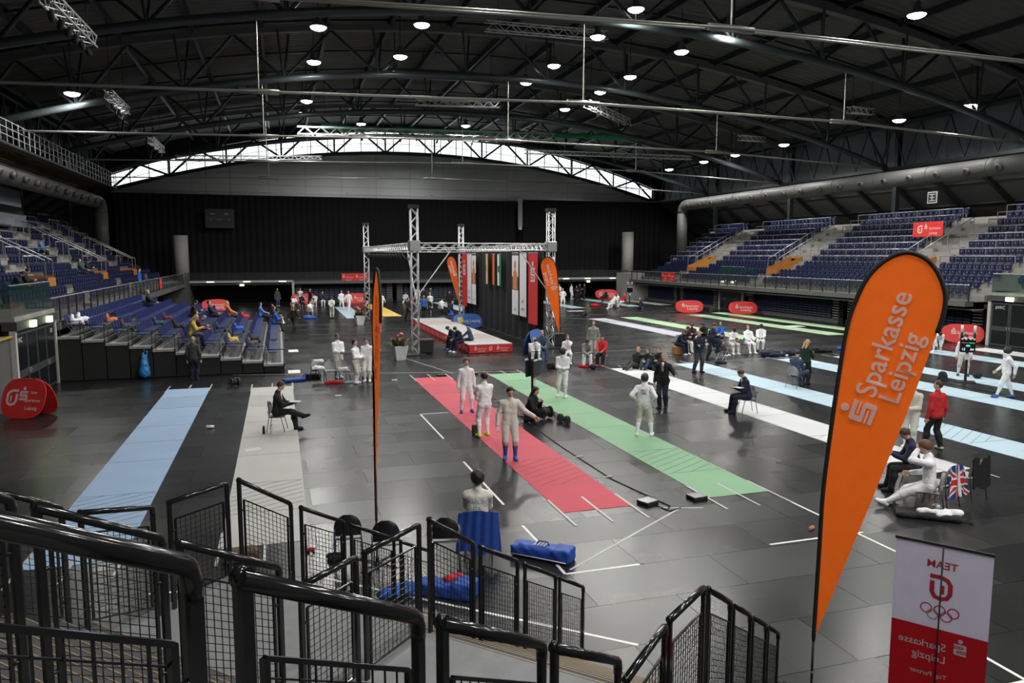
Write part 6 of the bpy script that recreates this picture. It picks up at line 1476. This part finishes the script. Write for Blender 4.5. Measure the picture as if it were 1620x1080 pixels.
person('person in a dark sweater and grey trousers, arms crossed', 17.1, 28.2, 40, 'crossed', 1.80, 'V', 'D', 'D', 'K', 'g', 'crop', la=(-.07, .05), ra=(.08, -.05))
person('person in navy tracksuit writing with one foot on a folding stool', 19.55, 31.2, 62, 'write', 1.86, 'N', 'N', 'N', 'K', 'b', 'short')
person('person in navy bending forward on a wooden box', 19.3, 33.8, 60, 'sitbend', 1.78, 'N', 'N', 'W', 'W', 'b', 'short')
person('person in black with white breeches looking at a phone behind the one bending', 20.2, 34.6, 30, 'sitphone', 1.74, 'K', 'W', 'W', 'W', 'k', 'short')
person('person in dark red seated behind the one with crossed arms', 21.4, 36.0, 0, 'sitphone', 1.72, 'M', 'K', 'K', 'K', 'b', 'short')
person('person in black seated behind the one writing', 22.3, 36.2, -20, 'sitphone', 1.74, 'K', 'K', 'K', 'K', 'b', 'curly')
person('person in a blue top seated in the back of the group round the stool', 23.2, 36.0, -30, 'sit', 1.72, 'B', 'K', 'K', 'W', 'b', 'short')
person('person in dark clothes seated right behind the folding stool, legs stretched', 20.9, 32.9, 70, 'sitback', 1.78, 'N', 'D', 'W', 'W', 'b', 'short')
for k, (x, y) in enumerate(((19.95, 34.75), (21.3, 36.1), (22.3, 36.3), (23.2, 36.1), (20.85, 32.95))): chair('grey chair in the huddle of seated people behind the folding stool', x, y, (30, 0, -20, -30, 70)[k], group='chairs in the huddle')
person('fencer in white and cream breeches looking at a phone, one of three', 22.1, 33.2, 25, 'sitphone', 1.76, 'W', 'C', 'W', 'W', 'k', 'crop', 'd', **FE)
person('fencer in white leaning back between two seated fencers', 23.2, 33.4, 25, 'sitback', 1.78, 'W', 'W', 'W', 'W', 'r', 'short', **FE)
person('fencer in white with black shoes seated next to the heap of bags', 24.3, 33.9, 0, 'sit', 1.80, 'W', 'W', 'W', 'K', 'k', 'crop', 'd', nod=25, **FE)
for k, (x, y, a) in enumerate(((22.1, 33.2, 25), (23.2, 33.4, 25), (24.3, 33.9, 0))): chair('grey chair under one of three fencers seated beside the heap of bags', x, y, a, group='chairs of the three fencers')
person('person in a black sweater sitting on the white piste end, brown boots forward', 15.05, 30.0, -35, 'floor', 1.76, 'K', 'D', 'H', 'H', 'y', 'crop')
person('person with a yellow scarf sitting on the white piste end', 15.55, 29.75, -25, 'floorhug', 1.72, 'K', 'J', 'K', 'D', 'b', 'pony')
lump('scarf', 'yellow scarf round the neck of the person sitting on the piste end', 'scarf', 15.55, 29.75, [('c', (-.09, 0, .62), (.09, -.02, .62), .055, .055), ('c', (.02, -.1, .60), (.05, -.14, .40), .05, .04)], cl('A'), res=.018)
person('person in black with a grey hood sitting on the piste end beside the standing referee', 16.1, 29.75, -20, 'floorhug', 1.72, 'K', 'K', 'W', 'J', 'b', 'short')
person('person in a red jacket and red bobble hat seated with hands joined', 14.05, 31.4, -12, 'sit', 1.76, 'R', 'K', 'K', 'O', 'b', 'crop', beanie='M')
person('fencer in a grey hoodie bending forward on a chair', 13.35, 31.5, 0, 'sitbend', 1.76, 'G', 'W', 'W', 'R', 'k', 'short')
person('tall person in a grey hoodie and pale trousers standing behind the seated row', 14.55, 33.6, -8, 'stand', 1.86, 'G', 'P', 'W', 'P', 'b', 'short', turn=20)
person('person in white seated with a hand at his chin', 12.75, 32.5, 8, 'sitchin', 1.66, 'W', 'W', 'W', 'W', 'r', 'short', **FE)
person('person in a navy sweater and jeans seated by the truss tower', 12.0, 33.9, 10, 'sit', 1.80, 'T', 'J', 'K', 'H', 'g', 'crop')
person('fencer in white sitting low behind the dark scoring screens', 11.35, 33.1, 8, 'sitbend', 1.72, 'W', 'W', 'W', 'W', 'b', 'short', seat=.40, **FE)
for x, y, a, l in ((14.05, 31.4, -12, 'grey chair with a black coat under the person in the bobble hat'), (13.35, 31.5, 0, 'grey chair under the fencer in the grey hoodie'), (12.75, 32.5, 8, 'grey chair under the one with a hand at his chin'), (12.0, 33.9, 10, 'grey chair under the one in navy and jeans by the truss tower'), (11.35, 33.1, 8, 'grey chair under the fencer behind the scoring screens')): chair(l, x, y, a)
person('fencer in white standing behind the empty grey chairs', 2.2, 31.2, 25, 'front', 1.84, 'W', 'C', 'W', 'W', 'k', 'crop', 'm', **FE)
person('fencer in white seen in profile, talking beside the chairs', 2.75, 29.7, 60, 'front', 1.72, 'W', 'C', 'W', 'W', 'k', 'curly', **FE)
person('fencer in white facing the other talker by the orange flag', 3.25, 30.0, -15, 'stand', 1.76, 'W', 'W', 'W', 'W', 'k', 'short', nod=12, rh=(.06, .14, .55), **FE)
person('referee in a black suit seated cross-legged with a pad on the grey piste', -.17, 22.2, 78, 'sitcross', 1.82, 'K', 'K', 'K', 'K', 'b', 'short', suit=True, coat=.15)
box_item('writing_pad', 'white writing pad on the knee of the seated referee in black', 'pad', .32, 22.0, (.22, .30, .012), M_print, .86, 1.2)
box_item('papers', 'white papers held by the referee on the chair by the white piste', 'paper', 13.75, 20.25, (.22, .3, .008), M_print, .86, .3)
box_item('papers', 'white papers on the knee of the official in a bright navy suit', 'paper', 19.0, 23.95, (.24, .3, .008), M_print, .86, .6)
box_item('clipboard', 'white clipboard held by the person writing on one foot', 'clipboard', 19.95, 31.05, (.3, .22, .012), M_print, 1.2, .3)
person('person in dark clothes bending forward on the stage edge, head in hands', 8.98, 39.2, -40, 'stagesit', 1.76, 'N', 'K', 'K', 'L', 'k', 'short', rz=R(100))
person('person in a navy top sitting on the stage edge with white shoes', 9.0, 38.05, -40, 'stagesit', 1.78, 'N', 'V', 'W', 'W', 'k', 'short', rz=R(110), lean=24)
person('person in a blue top sitting on the stage behind the other two', 9.75, 38.9, -40, 'stagesit', 1.72, 'J', 'V', 'K', 'K', 'k', 'short', rz=R(70), z=.0, lean=15, nod=10, pz=.34)
person('fencer with a name on the back seated on a chair with the back turned', 3.05, 11.8, 178, 'sit', 1.80, 'C', 'C', 'C', 'C', 'k', 'curly', text=[('MANCINI', .20, .33), ('ITA', .135, .14)], tcol='sky', **FE)
person('fencer in white slumped on a chair, hand at the forehead', 12.0, 11.2, -92, 'sitlegs', 1.78, 'W', 'W', 'W', 'W', 'r', 'curly', **FE)
person('person in a dark navy top seated behind the slumped fencer', 12.75, 12.3, -80, 'sitphone', 1.76, 'N', 'K', 'K', 'K', 'b', 'short')
chair('grey chair under the person in a dark navy top by the slumped fencer', 12.75, 12.3, -80)
person('fencer in cream whites with joined hands, beside the person in a red jacket', 15.65, 15.3, -20, 'front', 1.80, 'C', 'C', 'W', 'W', 'b', 'short', **FE)
person('person in a red jacket and black trousers standing with the back half turned', 16.15, 15.0, -130, 'step', 1.80, 'R', 'K', 'W', 'P', 'b', 'crop', turn=35)
person('fencer in white bending down to the floor', 32.7, 30.6, 10, 'bend', 1.76, 'W', 'W', 'W', 'W', 'k', 'short', **FE)
person('bare-headed fencer in white standing behind the scoring stand with digits', 27.2, 24.1, 5, 'apart', 1.76, 'W', 'C', 'W', 'D', 'k', 'short', nod=25, **FE)
person('fencer in white with a mask and blue shoes walking on the pale blue piste', 24.4, 19.85, -70, 'walk', 1.80, 'W', 'W', 'W', 'U', 'k', 'short', mask='w', **FE)
# ------------------------------------------------------------------ far people
FAR = [
 ('far fencer in white seen from behind, arms back, by the small pale blue piste', 3.95, 61.4, 175, 'back', 'C', 'C', 'C', 1), ('far fencer in white on the small pale blue piste, red socks', 5.5, 71.5, 20, 'walk', 'W', 'W', 'W', 1),
 ('far fencer in white walking away on the small pale blue piste', 6.0, 69.6, 160, 'walk', 'W', 'W', 'W', 1), ('far fencer in white bent on a grey chair over a blue bag', 2.3, 63.2, 170, 'sitbend', 'W', 'W', 'W', 1),
 ('far person in black walking past the bleacher', .85, 51.8, 150, 'walk', 'K', 'K', 'K', 0), ('far person in jeans and olive jacket standing at the tunnel near the bleacher', -.2, 78.2, 20, 'stand', 'S', 'J', 'W', 0),
 ('far fencer in white leaning beside the tunnel post near the bleacher', 2.0, 78.0, 10, 'back', 'W', 'W', 'W', 1), ('far seated person in a white top among the group at the tunnel', 1.2, 71.5, 30, 'sitphone', 'W', 'E', 'W', 0),
 ('far seated person in black in front of the red oval at the tunnel', 2.0, 74.0, 10, 'sit', 'K', 'K', 'K', 0), ('far person in a long navy coat standing by the red oval near the tunnel', 2.85, 75.6, -60, 'stand', 'V', 'V', 'K', 0),
 ('far fencer in white stooping beside the one in a navy coat', 3.35, 76.6, -30, 'bend', 'W', 'W', 'W', 1), ('far person in a navy jacket and white breeches seated alone', 4.1, 77.0, 5, 'sit', 'N', 'W', 'W', 1),
 ('far fencer in white lunging on the yellow piste', 8.6, 67.0, 160, 'walk', 'W', 'W', 'W', 1), ('far second fencer in white on the yellow piste', 8.75, 71.5, 10, 'apart', 'W', 'W', 'W', 1),
 ('far fencer in white kneeling by the red bag at the hall end', 12.8, 79.6, 0, 'kneel', 'W', 'W', 'W', 1), ('far fencer in white standing behind the truss tower', 13.8, 78.0, 20, 'apart', 'W', 'W', 'W', 1),
 ('far person in a black suit striding behind the truss tower', 9.5, 57.8, 60, 'walk', 'K', 'K', 'K', 0), ('far person in a blue shirt and black shorts seen from behind by the stage', 11.2, 60.4, 175, 'stand', 'B', 'K', 'K', 0),
 ('far fencer in white standing in the group behind the stage', 12.6, 65.0, 160, 'front', 'W', 'W', 'W', 1), ('far fencer in white seated in the group behind the stage', 13.2, 63.2, 150, 'sitphone', 'W', 'K', 'K', 0),
 ('far person in a blue jacket and jeans standing at the hall end', 14.6, 75.0, 30, 'stand', 'T', 'J', 'K', 0), ('far dark-clothed person standing beside the blue-jacketed one', 13.7, 74.0, 30, 'stand', 'K', 'K', 'K', 0),
 ('far person in a bright blue coat bending over a chair in the group', 13.7, 62.2, 120, 'kneel', 'V', 'B', 'K', 0), ('far seated person in black in the group behind the stage', 12.1, 63.0, 20, 'sit', 'K', 'K', 'K', 0), ('far person in black standing beside the far orange flag', 15.0, 68.0, 0, 'stand', 'K', 'K', 'K', 0),
 ('far fencer in white walking with arms apart before the tunnel', 26.9, 69.8, 10, 'hips', 'W', 'W', 'W', 1), ('far fencer in white standing in the tunnel mouth', 30.5, 80.3, 20, 'front', 'W', 'W', 'W', 1), ('far second fencer in white standing in the tunnel mouth', 32.1, 80.6, 60, 'apart', 'W', 'W', 'W', 1),
 ('far person in black beside the two fencers at the tunnel', 32.9, 80.0, -40, 'stand', 'K', 'K', 'K', 0), ('far person in black with papers near the far piste', 31.0, 76.4, 20, 'read', 'K', 'K', 'K', 0), ('far person in black behind the one with papers', 33.3, 79.6, -60, 'crossed', 'K', 'K', 'K', 0),
 ('far fencer in white seated behind the orange flag by the tower', 28.9, 78.6, 10, 'sit', 'W', 'W', 'W', 1), ('far person in black seated next to the white fencer by the tunnel', 29.7, 79.4, 10, 'sit', 'K', 'K', 'K', 0), ('far referee in a black suit seated with legs crossed by the far piste', 33.6, 74.2, -70, 'sitcross', 'K', 'K', 'K', 0),
 ('far fencer in white leaning back on a chair, first of the far row', 30.2, 65.0, -65, 'sitback', 'W', 'W', 'W', 1), ('far fencer in white leaning back on a chair in the middle of the far row', 31.0, 66.0, -65, 'sitback', 'W', 'W', 'W', 1), ('far person in red and white at the end of the far seated row', 32.3, 67.2, -65, 'sitback', 'R', 'W', 'W', 0),
 ('far photographer in navy crouching on the open floor', 32.2, 63.0, -60, 'crouch', 'N', 'N', 'W', 0),
]
rr = random.Random(11)
for lab, x, y, fa, pose, a, b, s, fe in FAR:
    hr = rr.choice('bkkbyr'); sty = 'long' if ('walking past' in lab or 'black with papers near' in lab) else ('short' if rr.random() < .7 else 'crop')
    if 'photographer' in lab: hr = 'y'
    person(lab, x, y, fa, pose, 1.78, a, b, s, 'W' if (s == 'W') else 'K', hr, sty, fencer=bool(fe), short='shirt' in lab)
    if pose.startswith('sit'): chair('grey chair under a %s' % lab.split(' seated')[0].split(' leaning')[0].split(' bent')[0].replace('far ', 'distant ', 1) + ' (%s)' % lab.split()[-1] if False else 'grey chair under the ' + ' '.join(lab.split()[:12]), x, y, fa)
# ------------------------------------------------------------------ spectators on the bleacher and the stand behind the bleacher
def on_bl(i): return (.12 - BST * i - .48, blz(i))
SPEC = [
 ('person in a wine-red jumper leaning forward on the bleacher', 4, 37.2, 'sitbend', 'M', 'M', 'g', 'crop'), ('person in a teal jacket seated on the bleacher beside the one in wine red', 4, 38.3, 'sit', 'T', 'D', 'b', 'short'),
 ('person with a yellow scarf seated low on the bleacher front rows', 4, 35.9, 'sitphone', 'A', 'J', 'y', 'long'), ('person in orange seated high on the bleacher', 3, 49.0, 'sitback', 'O', 'J', 'y', 'long'),
 ('person in black seated on an upper bleacher row', 8, 47.5, 'sit', 'K', 'K', 'g', 'crop'), ('person in black seated in the middle of the bleacher', 5, 45.0, 'sitphone', 'K', 'K', 'k', 'short'),
 ('person in dark clothes lying back on the bleacher near the orange one', 4, 46.8, 'sitback', 'N', 'K', 'k', 'short'), ('person in a blue vest seated on the lowest bleacher row', 0, 48.2, 'sitphone', 'B', 'D', 'k', 'short'),
 ('person in a sky-blue jacket seated at the far bleacher end', 1, 52.0, 'sit', 'L', 'K', 'k', 'short'), ('person in black seated at the far bleacher end', 0, 52.6, 'sitback', 'K', 'W', 'k', 'short'),
 ('person in dark clothes half hidden at the far end of the lower rows', 0, 50.4, 'sit', 'D', 'D', 'b', 'short')]
for lab, i, y, pose, a, b, hr, sty in SPEC:
    x, z = on_bl(i); person(lab, x, y, 0, pose, 1.76, a, b, 'K', 'K', hr, sty, z=z, rz=R(-90), near=False)
person('person in a dark puffer jacket standing on the floor by the bleacher front', -3.4, 32.5, 165, 'stand', 1.76, 'D', 'V', 'K', 'K', 'y', 'crop', coat=.2)
for lab, i, y, pose, a in (('person in a blue and white jersey standing on the stand behind the bleacher', 0, 58.6, 'stand', 'B'), ('person in a teal coat seated on the stand behind the bleacher', 3, 54.2, 'sit', 'T'), ('person in black seated next to the teal coat', 3, 55.6, 'sitphone', 'K'), ('person in pale blue seated high on the stand behind the bleacher', 6, 55.0, 'sitphone', 'L'),
                           ('person in navy leaning over in the lower stand behind the bleacher', 2, 38.5, 'sitbend', 'N'), ('person in black seated in the lower stand behind the bleacher', 2, 40.0, 'sitphone', 'K'), ('person in black high on the stand behind the bleacher', 8, 51.0, 'sit', 'K'), ('second person in black high on the stand behind the bleacher', 7, 49.0, 'sitphone', 'K')):
    x = -8.7 - (.4 + .8 * i + (.62 if pose != 'stand' else .3)); person(lab, x, y, 0, pose, 1.76, a, 'K', 'K', 'K', rr.choice('bk'), 'short', z=rowz(i), rz=R(-90), near=False)
# clothes and bags left lying on the bleacher
for lab, i, y, c in (('yellow jacket on the front bleacher rows', 2, 36.4, 'A'), ('brown coat on the lowest bleacher row', 1, 36.0, 'H'), ('blue jacket over a bleacher seat', 2, 42.0, 'B'), ('black bag on the lower bleacher steps', 1, 38.0, 'K'), ('red jacket over a far bleacher seat', 2, 50.2, 'R'),
                     ('orange and red jacket on an upper bleacher row', 8, 37.5, 'O'), ('white towel on an upper bleacher row', 9, 36.2, 'W'), ('black coat on the middle bleacher row', 5, 39.0, 'K'), ('dark blue coat lying on the middle bleacher rows', 3, 41.0, 'N'), ('teal scarf on the bleacher seats', 6, 39.0, 'T'), ('white hoodie heaped on the top bleacher row', 9, 35.2, 'W'), ('grey bag on the upper bleacher row', 7, 36.0, 'D'), ('wine-red bag on the bleacher row', 6, 42.0, 'M')):
    x, z = on_bl(i); lump('left_clothes', lab, 'clothes', x, y, [('c', (-.12, -.2, .5), (.1, .2, .5), .12, .11), ('c', (-.2, 0, .62), (-.22, .2, .72), .09, .07), ('c', (.15, 0, .45), (.22, .1, .3), .08, .06)], cl(c), z=z, res=.03, noise=.012)
